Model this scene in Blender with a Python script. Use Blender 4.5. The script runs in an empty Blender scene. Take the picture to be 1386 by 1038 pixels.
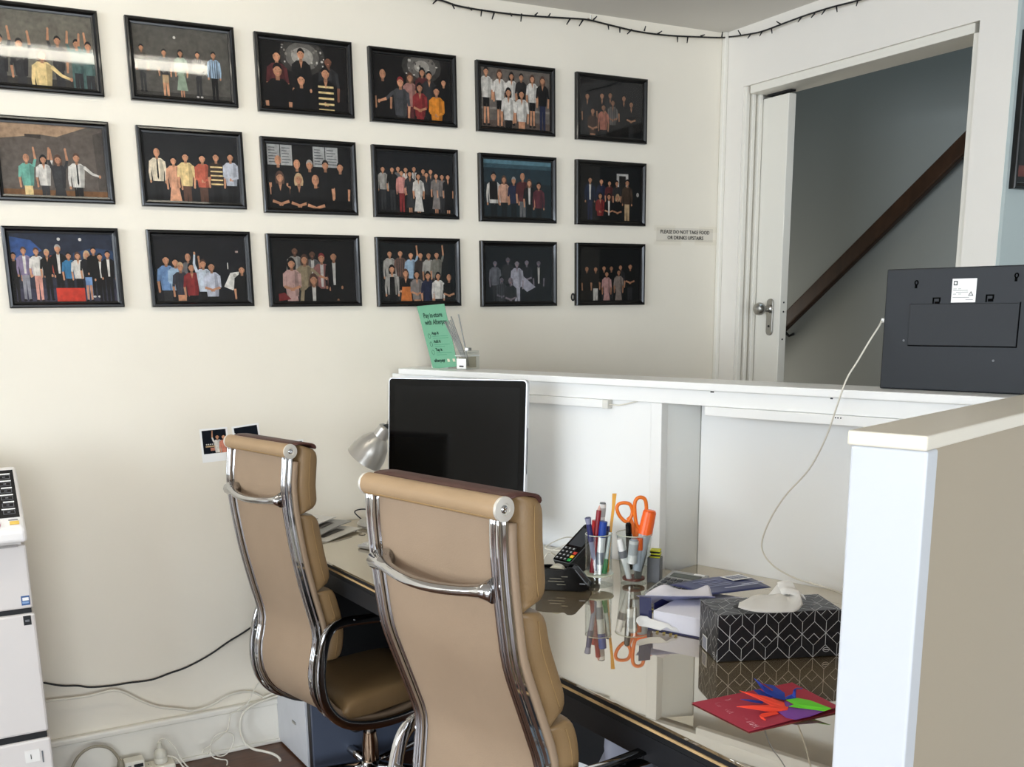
import bpy, math, random
import numpy as np
from mathutils import Matrix, Vector
random.seed(7)
S = bpy.context.scene
COL = S.collection
PI = math.pi
# ------------------------------------------------------------------ camera
FPX, CX, CY = 1385.1, 693.0, 723.47
YAW, PIT, ROL = 0.5011417, -0.2189683, -0.0129358
CAM = np.array([0.0, -3.3182, 1.4619])
_cy, _sy = math.cos(YAW), math.sin(YAW)
_f = np.array([_sy*math.cos(PIT), _cy*math.cos(PIT), math.sin(PIT)])
_r = np.array([_cy, -_sy, 0.0]); _u = np.cross(_r, _f)
_c, _s = math.cos(ROL), math.sin(ROL)
_R, _U2 = _c*_r + _s*_u, -_s*_r + _c*_u
cam = bpy.data.cameras.new('camera'); co = bpy.data.objects.new('camera', cam); COL.objects.link(co)
cam.sensor_fit = 'HORIZONTAL'; cam.sensor_width = 36; cam.lens = 36*FPX/1386
cam.shift_y = (CY-519)/1386; cam.clip_start = .02
m = Matrix(((_R[0], _U2[0], -_f[0], CAM[0]), (_R[1], _U2[1], -_f[1], CAM[1]), (_R[2], _U2[2], -_f[2], CAM[2]), (0, 0, 0, 1)))
co.matrix_world = m
S.camera = co
# ------------------------------------------------------------------ world, lights, exposure
S.view_settings.view_transform = 'Standard'; S.view_settings.look = 'None'
S.view_settings.gamma = 1; S.view_settings.use_curve_mapping = False
S.view_settings.exposure = 0.64
S.cycles.transparent_max_bounces = 40
wd = bpy.data.worlds.new('sky'); S.world = wd; wd.use_nodes = True
wd.node_tree.nodes['Background'].inputs[0].default_value = (.75, .86, 1, 1)
wd.node_tree.nodes['Background'].inputs[1].default_value = 0.6

def area(name, loc, direction, sx, sy, power, color):
    l = bpy.data.lights.new(name, 'AREA'); l.shape = 'RECTANGLE'; l.size = sx; l.size_y = sy; l.energy = power; l.color = color
    o = bpy.data.objects.new(name, l); COL.objects.link(o); o.location = loc
    o.rotation_euler = Vector(direction).to_track_quat('-Z', 'Y').to_euler()
    return o
area('daylight_shopfront', (-4.85, -3.88, 1.45), (1, .16, -.02), 2.8, 1.9, 120, (.80, .895, 1.0))
area('daylight_back_window', (-1.2, -6.85, 1.6), (.12, 1, -.03), 1.9, 1.7, 70, (.84, .92, 1.0))
area('fill_low_back', (1.45, -6.85, .85), (.05, 1, .06), 2.5, 1.05, 46, (.84, .92, 1.0))  # unseen low opening, added as fill for the right side of the room
area('fill_high_street', (-4.85, -1.25, 2.18), (1, .0, -.1), 2.2, .44, 46, (.80, .895, 1.0))  # high opening added out of view to brighten the counter
area('stair_fill', (3.35, 1.7, .8), (.25, -1, -.05), .5, 1.4, 10, (1.0, .95, .84))  # added fill lamp, unseen, lifting the lower stair wall
area('upstairs_skylight', (3.4, -.55, 3.95), (0, .1, -1), .5, 1.6, 9, (.55, .78, 1.0))

# ------------------------------------------------------------------ small maths
def ray(x, y):
    return _R*((x-CX)/FPX) + _U2*(-(y-CY)/FPX) + _f
def atz(x, y, z): d = ray(x, y); return CAM + d*((z-CAM[2])/d[2])
def aty(x, y, Y=0.0): d = ray(x, y); return CAM + d*((Y-CAM[1])/d[1])
def atx(x, y, X): d = ray(x, y); return CAM + d*((X-CAM[0])/d[0])
def onpl(x, y, P, n):
    d = ray(x, y); n = np.array(n, float); return CAM + d*(((np.array(P, float)-CAM)@n)/(d@n))
def V3(*a): return np.array(a, float)
def nrm(v): v = np.array(v, float); return v/np.linalg.norm(v)
_a = math.radians(-17.5)
CU = np.array([-math.sin(_a), -math.cos(_a), 0]); CN = np.array([math.cos(_a), -math.sin(_a), 0])   # along / across the reception counter
def cp(u, n, z=0.0): p = CU*u + CN*n; return np.array([p[0], p[1], z])
def onn(x, y, n): return onpl(x, y, CN*n, CN)

# ------------------------------------------------------------------ materials
def lin(c):
    if isinstance(c, str): c = tuple(int(c[i:i+2], 16) for i in (0, 2, 4))
    return tuple((v/255/12.92 if v/255 <= .04045 else ((v/255+.055)/1.055)**2.4) for v in c)
_M = {}
def mat(name, color, rough=.5, metal=0, spec=.5, coat=0, noise=0, nscale=30, bump=0, bscale=200, stretch=None, alpha=1, coat_rough=.05, trans=0, ior=1.45):
    if name in _M: return _M[name]
    ma = bpy.data.materials.new(name); ma.use_nodes = True; nt = ma.node_tree; b = nt.nodes['Principled BSDF']
    c = lin(color); b.inputs['Base Color'].default_value = (*c, 1)
    b.inputs['Roughness'].default_value = rough; b.inputs['Metallic'].default_value = metal
    b.inputs['Specular IOR Level'].default_value = spec; b.inputs['Coat Weight'].default_value = coat
    b.inputs['Coat Roughness'].default_value = coat_rough
    b.inputs['Transmission Weight'].default_value = trans; b.inputs['IOR'].default_value = ior
    if noise or bump:
        tc = nt.nodes.new('ShaderNodeTexCoord'); mp = nt.nodes.new('ShaderNodeMapping')
        nt.links.new(tc.outputs['Object'], mp.inputs['Vector'])
        if stretch: mp.inputs['Scale'].default_value = stretch
    if noise:
        n = nt.nodes.new('ShaderNodeTexNoise'); n.inputs['Scale'].default_value = nscale; n.inputs['Detail'].default_value = 5
        nt.links.new(mp.outputs[0], n.inputs['Vector'])
        r = nt.nodes.new('ShaderNodeValToRGB')
        r.color_ramp.elements[0].position = .3; r.color_ramp.elements[1].position = .7
        r.color_ramp.elements[0].color = (*[v*(1-noise) for v in c], 1); r.color_ramp.elements[1].color = (*[min(1, v*(1+noise)) for v in c], 1)
        nt.links.new(n.outputs['Fac'], r.inputs[0]); nt.links.new(r.outputs[0], b.inputs['Base Color'])
    if bump:
        n2 = nt.nodes.new('ShaderNodeTexNoise'); n2.inputs['Scale'].default_value = bscale; n2.inputs['Detail'].default_value = 3
        nt.links.new(mp.outputs[0], n2.inputs['Vector'])
        bp = nt.nodes.new('ShaderNodeBump'); bp.inputs['Strength'].default_value = bump; bp.inputs['Distance'].default_value = .002
        nt.links.new(n2.outputs['Fac'], bp.inputs['Height']); nt.links.new(bp.outputs[0], b.inputs['Normal'])
    _M[name] = ma; return ma
def glassmat(name, tint=(1, 1, 1), rough=.01, ior=1.5, extra=0.0):
    """thin sheet glass: clear with a mirror-like sheen that grows towards grazing view"""
    if name in _M: return _M[name]
    ma = bpy.data.materials.new(name); ma.use_nodes = True; nt = ma.node_tree
    for n in list(nt.nodes): nt.nodes.remove(n)
    o = nt.nodes.new('ShaderNodeOutputMaterial'); mx = nt.nodes.new('ShaderNodeMixShader'); fr = nt.nodes.new('ShaderNodeFresnel')
    t = nt.nodes.new('ShaderNodeBsdfTransparent'); g = nt.nodes.new('ShaderNodeBsdfGlossy')
    fr.inputs['IOR'].default_value = ior; t.inputs['Color'].default_value = (*tint, 1); g.inputs['Roughness'].default_value = rough
    ad = nt.nodes.new('ShaderNodeMath'); ad.operation = 'ADD'; ad.use_clamp = True; ad.inputs[1].default_value = extra
    ge = nt.nodes.new('ShaderNodeNewGeometry'); fm = nt.nodes.new('ShaderNodeMath'); fm.operation = 'SUBTRACT'; fm.inputs[0].default_value = 1; nt.links.new(ge.outputs['Backfacing'], fm.inputs[1])
    ml = nt.nodes.new('ShaderNodeMath'); ml.operation = 'MULTIPLY'
    nt.links.new(fr.outputs[0], ad.inputs[0]); nt.links.new(ad.outputs[0], ml.inputs[0]); nt.links.new(fm.outputs[0], ml.inputs[1]); nt.links.new(ml.outputs[0], mx.inputs[0])
    nt.links.new(t.outputs[0], mx.inputs[1]); nt.links.new(g.outputs[0], mx.inputs[2]); nt.links.new(mx.outputs[0], o.inputs[0])
    _M[name] = ma; return ma
def printmat(name='print_ink', rough=.55):
    if name in _M: return _M[name]
    ma = bpy.data.materials.new(name); ma.use_nodes = True; nt = ma.node_tree; b = nt.nodes['Principled BSDF']
    at = nt.nodes.new('ShaderNodeAttribute'); at.attribute_name = 'ink'
    tc = nt.nodes.new('ShaderNodeTexCoord'); n = nt.nodes.new('ShaderNodeTexNoise'); n.inputs['Scale'].default_value = 70; n.inputs['Detail'].default_value = 4
    nt.links.new(tc.outputs['Object'], n.inputs['Vector'])
    mr = nt.nodes.new('ShaderNodeMapRange'); mr.inputs['From Min'].default_value = .3; mr.inputs['From Max'].default_value = .7; mr.inputs['To Min'].default_value = .68; mr.inputs['To Max'].default_value = 1.15
    nt.links.new(n.outputs['Fac'], mr.inputs['Value'])
    vm = nt.nodes.new('ShaderNodeVectorMath'); vm.operation = 'SCALE'
    nt.links.new(at.outputs['Color'], vm.inputs[0]); nt.links.new(mr.outputs['Result'], vm.inputs['Scale'])
    nt.links.new(vm.outputs[0], b.inputs['Base Color']); b.inputs['Roughness'].default_value = rough
    b.inputs['Specular IOR Level'].default_value = .1
    _M[name] = ma; return ma
def desktopmat():
    ma = bpy.data.materials.new('dark_glass_over_brown'); ma.use_nodes = True; nt = ma.node_tree
    b = nt.nodes['Principled BSDF']; o = nt.nodes['Material Output']
    tc = nt.nodes.new('ShaderNodeTexCoord'); n = nt.nodes.new('ShaderNodeTexNoise'); n.inputs['Scale'].default_value = 9; n.inputs['Detail'].default_value = 6
    nt.links.new(tc.outputs['Object'], n.inputs['Vector'])
    r = nt.nodes.new('ShaderNodeValToRGB'); r.color_ramp.elements[0].position = .35; r.color_ramp.elements[1].position = .7
    r.color_ramp.elements[0].color = (*lin('6a5a41'), 1); r.color_ramp.elements[1].color = (*lin('867456'), 1)
    nt.links.new(n.outputs['Fac'], r.inputs[0]); nt.links.new(r.outputs[0], b.inputs['Base Color']); b.inputs['Roughness'].default_value = .5
    g = nt.nodes.new('ShaderNodeBsdfGlossy'); g.inputs['Roughness'].default_value = .015; g.inputs['Color'].default_value = (.95, .9, .8, 1)
    fr = nt.nodes.new('ShaderNodeFresnel'); fr.inputs['IOR'].default_value = 1.6
    ad = nt.nodes.new('ShaderNodeMath'); ad.operation = 'ADD'; ad.use_clamp = True; ad.inputs[1].default_value = .34
    nt.links.new(fr.outputs[0], ad.inputs[0])
    mx = nt.nodes.new('ShaderNodeMixShader'); nt.links.new(ad.outputs[0], mx.inputs[0]); nt.links.new(b.outputs[0], mx.inputs[1]); nt.links.new(g.outputs[0], mx.inputs[2])
    nt.links.new(mx.outputs[0], o.inputs[0]); return ma

WALL = mat('cream_wall_paint', 'ece5d6', .55, spec=.3, noise=.02, nscale=3, bump=.08, bscale=60)
WALLB = mat('white_wall_paint', 'ece7de', .5, spec=.3, noise=.015, nscale=3, bump=.05, bscale=60)
WHITE = mat('white_gloss_paint', 'f1f1ee', .32, spec=.45, bump=.05, bscale=25)
TRIMW = mat('white_trim_paint', 'e9e5da', .35, spec=.45)
CEIL = mat('ceiling_paint', 'e4e0d8', .7, spec=.2)
GREYB = mat('grey_blue_paint', 'b9c4c2', .5, spec=.3)
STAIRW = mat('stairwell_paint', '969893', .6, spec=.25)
BEIGE = mat('greige_panel_paint', 'b3a691', .5, spec=.3)
WOODF = mat('brown_timber_floor', '573520', .35, noise=.35, nscale=7, stretch=(1, 14, 1))
CHROME = mat('chrome', 'bdbdbe', .06, metal=1, noise=0)
STEEL = mat('satin_steel', 'a9a7a2', .28, metal=1)
ALU = mat('brushed_aluminium', 'cfd0d2', .35, metal=.6)
BLACKG = mat('black_gloss', '070708', .14, spec=.35, coat=0)
BLACKM = mat('black_matt', '141517', .55)
SLING = mat('tan_sling_leather', '9a846d', .5, spec=.35, noise=.05, nscale=6, bump=.15, bscale=350)
TAN = mat('tan_leather', '8a6f4c', .42, spec=.45, noise=.08, nscale=10, bump=.25, bscale=260)
ROLL = mat('tan_roller_leather', 'a78b6a', .45, spec=.4, noise=.06, nscale=10, bump=.15, bscale=300)
BROWN = mat('dark_brown_leather', '55362f', .5, spec=.4, noise=.1, nscale=8, bump=.2, bscale=250)
STITCH = mat('stitching_thread', '9b7d52', .7)
INK = printmat()
PANE = glassmat('picture_glass', extra=0, rough=.035)
CLEAR = glassmat('clear_glass', tint=(.93, .95, .95), ior=1.55, extra=.05)
FRAMEM = mat('black_frame_lacquer', '0b0a0a', .28, spec=.4, coat=.15)
PAPER = mat('white_paper', 'f2f1ee', .7, spec=.2)
CABW = mat('white_cable_plastic', 'ddd8ca', .45)
NAVY = mat('navy_wrapper', '1d2152', .4)
GREYP = mat('grey_plastic', '6e6f72', .5)
PRN = mat('printer_plastic', 'd9d3ce', .45, spec=.4)
SLATE = mat('slate_blue_panel', '4d5566', .5)
DARKF = mat('black_desk_steel', '1c1d20', .45)
ORANGE = mat('orange_plastic', 'f07a22', .35)

# ------------------------------------------------------------------ mesh builder and scene graph
ROOT = {}
class MB:
    def __init__(s): s.v = []; s.f = []; s.c = None; s.mi = []; s.cur = 0
    def add(s, vs, fs):
        o = len(s.v); s.v += [tuple(map(float, p)) for p in vs]
        for f in fs: s.f.append([i+o for i in f]); s.mi.append(s.cur)
        return s
    def hexa(s, p):   # 8 points: bottom loop 0-3, top loop 4-7
        return s.add(p, [(3, 2, 1, 0), (4, 5, 6, 7), (0, 1, 5, 4), (1, 2, 6, 5), (2, 3, 7, 6), (3, 0, 4, 7)])
    def box(s, x0, x1, y0, y1, z0, z1):
        return s.hexa([(x0, y0, z0), (x1, y0, z0), (x1, y1, z0), (x0, y1, z0), (x0, y0, z1), (x1, y0, z1), (x1, y1, z1), (x0, y1, z1)])
    def obox(s, o, a, b, c):   # origin corner + 3 edge vectors
        o, a, b, c = map(lambda q: np.array(q, float), (o, a, b, c))
        if np.dot(np.cross(a, b), c) < 0: a, b = b, a
        return s.hexa([o, o+a, o+a+b, o+b, o+c, o+a+c, o+a+b+c, o+b+c])
    def prism(s, poly, vec):
        n = len(poly); p = [np.array(q, float) for q in poly]; vec = np.array(vec, float)
        nn = sum((np.cross(p[i], p[(i+1) % n]) for i in range(n)), np.zeros(3))
        if np.dot(nn, vec) < 0: p = p[::-1]
        return s.add(p+[q+vec for q in p], [tuple(range(n))[::-1], tuple(range(n, 2*n))]+[(i, (i+1) % n, n+(i+1) % n, n+i) for i in range(n)])
    def loft(s, rings, closed=False, cap=True):
        n = len(rings[0]); fs = []; m_ = len(rings)
        for i in range(m_ if closed else m_-1):
            j = (i+1) % m_
            for k in range(n): fs.append((i*n+k, i*n+(k+1) % n, j*n+(k+1) % n, j*n+k))
        if cap and not closed: fs += [tuple(range(n))[::-1], tuple(range((m_-1)*n, m_*n))]
        return s.add([p for r in rings for p in r], fs)
    def tube(s, path, r, seg=8, closed=False, up=(0, 0, 1), prof=None):
        P = [np.array(p, float) for p in path]; n = len(P); rings = []; rr = r if hasattr(r, '__len__') else [r]*n
        a = None
        for i in range(n):
            t = (P[(i+1) % n]-P[i-1]) if closed else (P[min(i+1, n-1)]-P[max(i-1, 0)])
            t = t/(np.linalg.norm(t)+1e-12)
            if a is None:
                a = np.cross(t, up)
                if np.linalg.norm(a) < 1e-3: a = np.cross(t, (1, 0, 0))
            a = a-t*np.dot(a, t); a /= np.linalg.norm(a)+1e-12
            b = np.cross(a, t)
            if prof: rings.append([P[i]+a*q[0]*rr[i]+b*q[1]*rr[i] for q in prof])
            else: rings.append([P[i]+rr[i]*(a*math.cos(w)+b*math.sin(w)) for w in [2*PI*k/seg for k in range(seg)]])
        return s.loft(rings, closed)
    def lathe(s, prof, o=(0, 0, 0), axis=(0, 0, 1), seg=24):   # prof: (radius, height along axis)
        o = np.array(o, float); ax = nrm(axis); a = np.cross(ax, (1, 0, 0) if abs(ax[0]) < .9 else (0, 1, 0)); a = nrm(a); b = np.cross(ax, a)
        rings = [[o+ax*h+max(r, 1e-5)*(a*math.cos(w)+b*math.sin(w)) for w in [2*PI*k/seg for k in range(seg)]] for r, h in prof]
        return s.loft(rings)
    def poly(s, pts): return s.add(pts, [tuple(range(len(pts)))])
    def build(s, name, material, parent=None, bevel=0, smooth=False, bseg=2, world=False, solid=0, sub=0, label=None, cat=None, group=None, kind=None):
        me = bpy.data.meshes.new(name); vs = s.v; loc = (0, 0, 0)
        if parent is not None and world:
            r = parent
            while r.parent: r = r.parent
            inv = ROOT[r.name].inverted() if r.name in ROOT else Matrix.Translation(-r.location)
            vs = [tuple(inv @ Vector(p)) for p in vs]
        if parent is None:
            A = np.array(vs); mn, mx = A.min(0), A.max(0); loc = ((mn[0]+mx[0])/2, (mn[1]+mx[1])/2, mn[2]); vs = [tuple(p) for p in A-np.array(loc)]
        me.from_pydata(vs, [], s.f); me.validate()
        for ma in (material if isinstance(material, (list, tuple)) else [material]): me.materials.append(ma)
        if isinstance(material, (list, tuple)) and len(me.polygons) == len(s.mi): me.polygons.foreach_set('material_index', s.mi)
        if s.c is not None:
            at = me.color_attributes.new('ink', 'FLOAT_COLOR', 'POINT')
            for i, q in enumerate(s.c): at.data[i].color = (*q, 1)
        o = bpy.data.objects.new(name, me); COL.objects.link(o); o.location = loc
        if parent is not None: o.parent = parent
        else: ROOT[o.name] = Matrix.Translation(Vector(loc))
        if smooth:
            me.polygons.foreach_set('use_smooth', [True]*len(me.polygons))
            if smooth != 'all': me.set_sharp_from_angle(angle=math.radians(40))
        if solid:
            md = o.modifiers.new('thick', 'SOLIDIFY'); md.thickness = solid; md.offset = 0
        if bevel:
            md = o.modifiers.new('edge', 'BEVEL'); md.width = bevel; md.segments = bseg; md.limit_method = 'ANGLE'; md.angle_limit = .6
        if sub:
            md = o.modifiers.new('sub', 'SUBSURF'); md.levels = sub; md.render_levels = sub
        if label: o['label'] = label
        if cat: o['category'] = cat
        if group: o['group'] = group
        if kind: o['kind'] = kind
        return o
def thing(name, label, cat, loc=(0, 0, 0), rotz=0, group=None):
    o = bpy.data.objects.new(name, None); COL.objects.link(o); o.location = [float(q) for q in loc]; o.rotation_euler = (0, 0, rotz)
    o.empty_display_size = .05; o['label'] = label; o['category'] = cat
    if group: o['group'] = group
    ROOT[o.name] = Matrix.Translation(Vector([float(q) for q in loc])) @ Matrix.Rotation(rotz, 4, 'Z')
    return o
def struct(name, mb, ma, parent=None, **k):
    o = mb.build(name, ma, parent, **k)
    if parent is None: o['kind'] = 'structure'
    return o
def text(name, s, size, ma, o, ex, ey, parent, world=True, align='LEFT', depth=.0004, sx=1.0, bold=0):
    """flat lettering: o = origin, ex/ey = unit vectors of the line and of up"""
    cu = bpy.data.curves.new('t', 'FONT'); cu.body = s; cu.size = size; cu.align_x = align; cu.resolution_u = 2; cu.offset = bold
    t = bpy.data.objects.new('t', cu); COL.objects.link(t)
    me = bpy.data.meshes.new_from_object(t.evaluated_get(bpy.context.evaluated_depsgraph_get()))
    ex, ey = nrm(ex), nrm(ey); nn = np.cross(ex, ey); b = MB()
    b.add([np.array(o)+ex*v.co.x*sx+ey*v.co.y+nn*depth for v in me.vertices], [tuple(p.vertices) for p in me.polygons])
    bpy.data.objects.remove(t); bpy.data.curves.remove(cu); bpy.data.meshes.remove(me)
    return b.build(name, ma, parent, world=world)
def smoothpath(pts, n=6, closed=False):
    P = [np.array(p, float) for p in pts]; out = []; N = len(P)
    for i in range(N if closed else N-1):
        g = (lambda k: P[k % N]) if closed else (lambda k: P[min(max(k, 0), N-1)])
        p0, p1, p2, p3 = g(i-1), g(i), g(i+1), g(i+2)
        for k in range(n):
            t = k/n
            out.append(.5*((2*p1)+(-p0+p2)*t+(2*p0-5*p1+4*p2-p3)*t*t+(-p0+3*p1-3*p2+p3)*t**3))
    if not closed: out.append(P[-1])
    return out
def rrect(w, h, r, seg=3):
    out = []
    for cx_, cy_, a0 in ((w/2-r, h/2-r, 0), (-w/2+r, h/2-r, PI/2), (-w/2+r, -h/2+r, PI), (w/2-r, -h/2+r, 1.5*PI)):
        for k in range(seg+1):
            a = a0+k*PI/2/seg; out.append((cx_+r*math.cos(a), cy_+r*math.sin(a)))
    return out
def cable(name, pts, r, ma, label, cat='cable', n=6, **k):
    return MB().tube(smoothpath(pts, n), r, 8).build(name, ma, smooth='all', label=label, cat=cat, **k)

# ------------------------------------------------------------------ room shell
H = 2.475
struct('floor', MB().box(-5.1, 5, -7.1, 2.2, -.05, 0), WOODF)
struct('ceiling', MB().box(-5.1, 2.78, -7.1, .0, H, H+.05).box(2.78, 5, -7.1, -1.27, H, H+.05), CEIL)
struct('wall_left', MB().box(-5.1, 2.93, 0, .12, 0, H+.05), WALL)
w = MB()
w.box(2.78, 2.93, -.111, 0, 0, H+.05).box(2.78, 2.93, -1.137, -.111, 2.264, H+.05).box(2.78, 2.93, -1.258, -1.137, 0, H+.05)
struct('wall_right', w, WALLB)
struct('wall_far_right', MB().box(2.781, 5, -1.27, -1.255, 0, H+.05), GREYB)
w = MB()   # wall behind the photographer's left with the shopfront opening
w.box(-5.1, -4.95, -7.1, -5.3, 0, H+.05).box(-5.1, -4.95, -2.45, .12, 0, 1.94).box(-5.1, -4.95, -.13, .12, 1.94, H+.05).box(-5.1, -4.95, -2.45, -.13, 2.42, H+.05).box(-5.1, -4.95, -5.3, -2.45, 0, .5).box(-5.1, -4.95, -5.3, -2.45, 2.4, H+.05)
struct('wall_street', w, WALLB)
w = MB()
w.box(-5.1, -2.3, -7.1, -6.95, 0, H+.05).box(-.1, .2, -7.1, -6.95, 0, H+.05).box(2.7, 5, -7.1, -6.95, 0, H+.05).box(.2, 2.7, -7.1, -6.95, 0, .3).box(.2, 2.7, -7.1, -6.95, 1.4, H+.05).box(-2.3, -.1, -7.1, -6.95, 0, .6).box(-2.3, -.1, -7.1, -6.95, 2.4, H+.05)
struct('wall_back', w, WALLB)
struct('wall_east', MB().box(4.9, 5.0, -7.1, -1.25, 0, H+.05), GREYB)
for i, (x0, x1, y0, y1, z0, z1) in enumerate([(-5.03, -5.0, -5.3, -2.45, .5, 2.4), (-2.3, -.1, -7.05, -7.02, .6, 2.4), (-5.03, -5.0, -2.4, -.13, 1.94, 2.42), (.2, 2.7, -7.05, -7.02, .3, 1.4)]):  # last two openings are added, unseen, to let fill light in
    wn = MB()
    if x1 < -4.9:
        for y in (y0, y0+1., y0+2., y1-.06): wn.box(x0-.02, x1+.02, y, y+.06, z0, z1)
        wn.box(x0-.02, x1+.02, y0, y1, z0, z0+.06).box(x0-.02, x1+.02, y0, y1, z1-.06, z1)
    else:
        for x in (x0, x0+1.05, x1-.06): wn.box(x, x+.06, y0-.02, y1+.02, z0, z1)
        wn.box(x0, x1, y0-.02, y1+.02, z0, z0+.06).box(x0, x1, y0-.02, y1+.02, z1-.06, z1)
    wo = struct('window_%d' % (i+1), wn, TRIMW)
    MB().box(x0+.01, x1-.01, y0+.01, y1-.01, z0+.01, z1-.01).build('pane', glassmat('window_glass'), wo, world=True)
# stairwell behind the doorway
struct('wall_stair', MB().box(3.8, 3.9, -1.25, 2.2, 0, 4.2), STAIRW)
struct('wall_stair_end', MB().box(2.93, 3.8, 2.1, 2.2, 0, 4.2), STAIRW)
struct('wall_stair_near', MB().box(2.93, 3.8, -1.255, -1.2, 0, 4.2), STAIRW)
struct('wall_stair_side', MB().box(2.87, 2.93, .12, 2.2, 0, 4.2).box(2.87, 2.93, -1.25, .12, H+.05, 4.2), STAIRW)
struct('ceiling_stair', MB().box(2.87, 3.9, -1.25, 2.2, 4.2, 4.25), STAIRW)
# baseboard with a rounded bead along its top
bb = struct('baseboard_left', MB().box(-4.9, 1.0, -.018, 0, 0, .138), TRIMW, bevel=.003)
MB().box(-4.9, 1.0, -.026, 0, .138, .160).build('bead', TRIMW, bb, world=True, bevel=.007, bseg=3)
MB().box(-4.9, 1.0, -.028, -.018, 0, .014).build('quarter_round', TRIMW, bb, world=True, bevel=.004)
# door lining, stepped reveal
dl = struct('trim_1', MB().box(2.792, 2.93, -1.111, -.137, 2.236, 2.2645), TRIMW, bevel=.002)
MB().box(2.792, 2.93, -1.1375, -1.108, 0, 2.236).build('jamb', TRIMW, dl, world=True, bevel=.003)
MB().box(2.787, 2.805, -.124, -.1105, 0, 2.2645).build('jamb', TRIMW, dl, world=True, bevel=.002)
MB().box(2.815, 2.83, -.130, -.1105, 0, 2.262).build('jamb', TRIMW, dl, world=True, bevel=.002)
MB().box(2.842, 2.858, -.138, -.1105, 0, 2.262).build('door_stop', TRIMW, dl, world=True, bevel=.002)
MB().box(2.866, 2.894, -.272, -.15, 2.229, 2.236).build('door_track', BLACKM, dl, world=True)
struct('trim_2', MB().box(2.762, 2.78, -.022, -.001, 0, H), TRIMW, bevel=.004)
# sliding door leaf, mostly in its pocket
d = struct('door_1', MB().box(2.862, 2.898, -.272, -.112, .01, 2.222), TRIMW, bevel=.002)
kz = 1.43
pl = MB().prism([(2.862, y, z) for y, z in [(y_-.222, z_+1.41) for y_, z_ in rrect(.034, .14, .015)]], (-.008, 0, 0)).build('lock_plate', STEEL, d, world=True, bevel=.002)
MB().lathe([(.0045, 0), (.0045, .002), (0, .002)], (2.854, -.222, 1.375), (-1, 0, 0), 10).build('keyhole', BLACKM, pl, world=True)
MB().lathe([(.017, 0), (.017, .006), (.011, .010), (.010, .028), (.018, .034), (.024, .044), (.025, .054), (.021, .064), (.010, .069), (0, .070)], (2.854, -.222, kz+.012), (-1, 0, 0), 24).build('knob', STEEL, d, world=True, smooth=True)
for z in (1.465, 1.43, 1.325):
    MB().lathe([(.0035, 0), (.0035, .0012), (0, .0012)], (2.88, -.272, z), (0, -1, 0), 10).build('screw', BLACKM, d, world=True)
# handrail on the stair wall
hr = thing('handrail', 'dark brown timber handrail running diagonally up the grey stairwell wall', 'handrail', (3.75, .2, 1.1))
A, B = V3(3.745, .95, 1.132), V3(3.745, -1.18, 2.683)
t = nrm(B-A); up_ = nrm(np.cross(np.cross(t, (0, 0, 1)), t))
MB().obox(A-up_*.036-V3(.018, 0, 0), B-A, up_*.072, V3(.036, 0, 0)).build('rail', mat('dark_stained_timber', '3a2415', .4, noise=.25, nscale=12, stretch=(1, 2, 1)), hr, world=True, bevel=.008)
for k in (.14, .60):
    p = A+(B-A)*k
    MB().tube([p-up_*.03+V3(0, 0, 0), p-up_*.06+V3(.02, 0, 0), p-up_*.05+V3(.055, 0, 0)], .007, 8).build('bracket', BLACKM, hr, world=True, smooth='all')

# ------------------------------------------------------------------ fluorescent batten
ft = thing('fluorescent_light', 'ceiling batten light with a bare glowing tube, outside the frame', 'light', (.46, -1.23, H))
MB().box(-.35, 1.10, -1.275, -1.185, H-.030, H).build('batten', WHITE, ft, world=True, bevel=.004)
em = bpy.data.materials.new('fluorescent_glow'); em.use_nodes = True
b_ = em.node_tree.nodes['Principled BSDF']; b_.inputs['Emission Color'].default_value = (1, .94, .80, 1); b_.inputs['Emission Strength'].default_value = 17
MB().lathe([(0, 0), (.018, 0), (.018, 1.425), (0, 1.425)], (-.34, -1.23, H-.055), (1, 0, 0), 16).build('tube', em, ft, world=True, smooth=True)
for x in (-.36, 1.085): MB().box(x, x+.016, -1.276, -1.184, H-.077, H-.001).build('end_cap', WHITE, ft, world=True)
em2 = em.copy(); em2.node_tree.nodes['Principled BSDF'].inputs['Emission Strength'].default_value = 4
for x, y, lab in ((-2.6, -3.1, 'added fill light batten further back towards the street side, unseen, outside the frame'), (-2.6, -5.2, 'rearmost added fill light batten, unseen, outside the frame')):
    f2 = thing('fluorescent_light', lab, 'light', (x, y, H))  # lamp added out of view to raise the ambient light
    MB().box(x-.7, x+.7, y-.045, y+.045, H-.030, H).build('batten', WHITE, f2, world=True, bevel=.004)
    MB().box(x-.69, x+.69, y-.04, y+.04, H-.075, H-.031).build('diffuser', em2, f2, world=True, bevel=.012, bseg=3)

# ------------------------------------------------------------------ group photographs in black frames
FW, FH = .31, .2259
PWd, PHt = FW-.036, FH-.036
PALN = dict(k='121214', w='d8d3ca', g='6c6b6b', d='333335', t='6fae9c', b='6f8fb8', n='262b44', r='8a2f30', o='dd8a2c', y='e3c88e',
            p='d98a72', e='bfa27c', c='857d78', h='5a4034', s='c8906e', v='8a7c98', l='9db4c8', m='5a2a2c', q='3a78a0', a='a9a59d')
def clip(poly, x0, x1, y0, y1):
    for ax, lim, sg in ((0, x0, 1), (0, x1, -1), (1, y0, 1), (1, y1, -1)):
        out = []; n = len(poly)
        for i in range(n):
            a, b = poly[i], poly[(i+1) % n]; da, db = (a[ax]-lim)*sg, (b[ax]-lim)*sg
            if da >= 0: out.append(a)
            if da*db < 0:
                t_ = da/(da-db); out.append((a[0]+(b[0]-a[0])*t_, a[1]+(b[1]-a[1])*t_))
        poly = out
        if not poly: return []
    return poly
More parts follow.
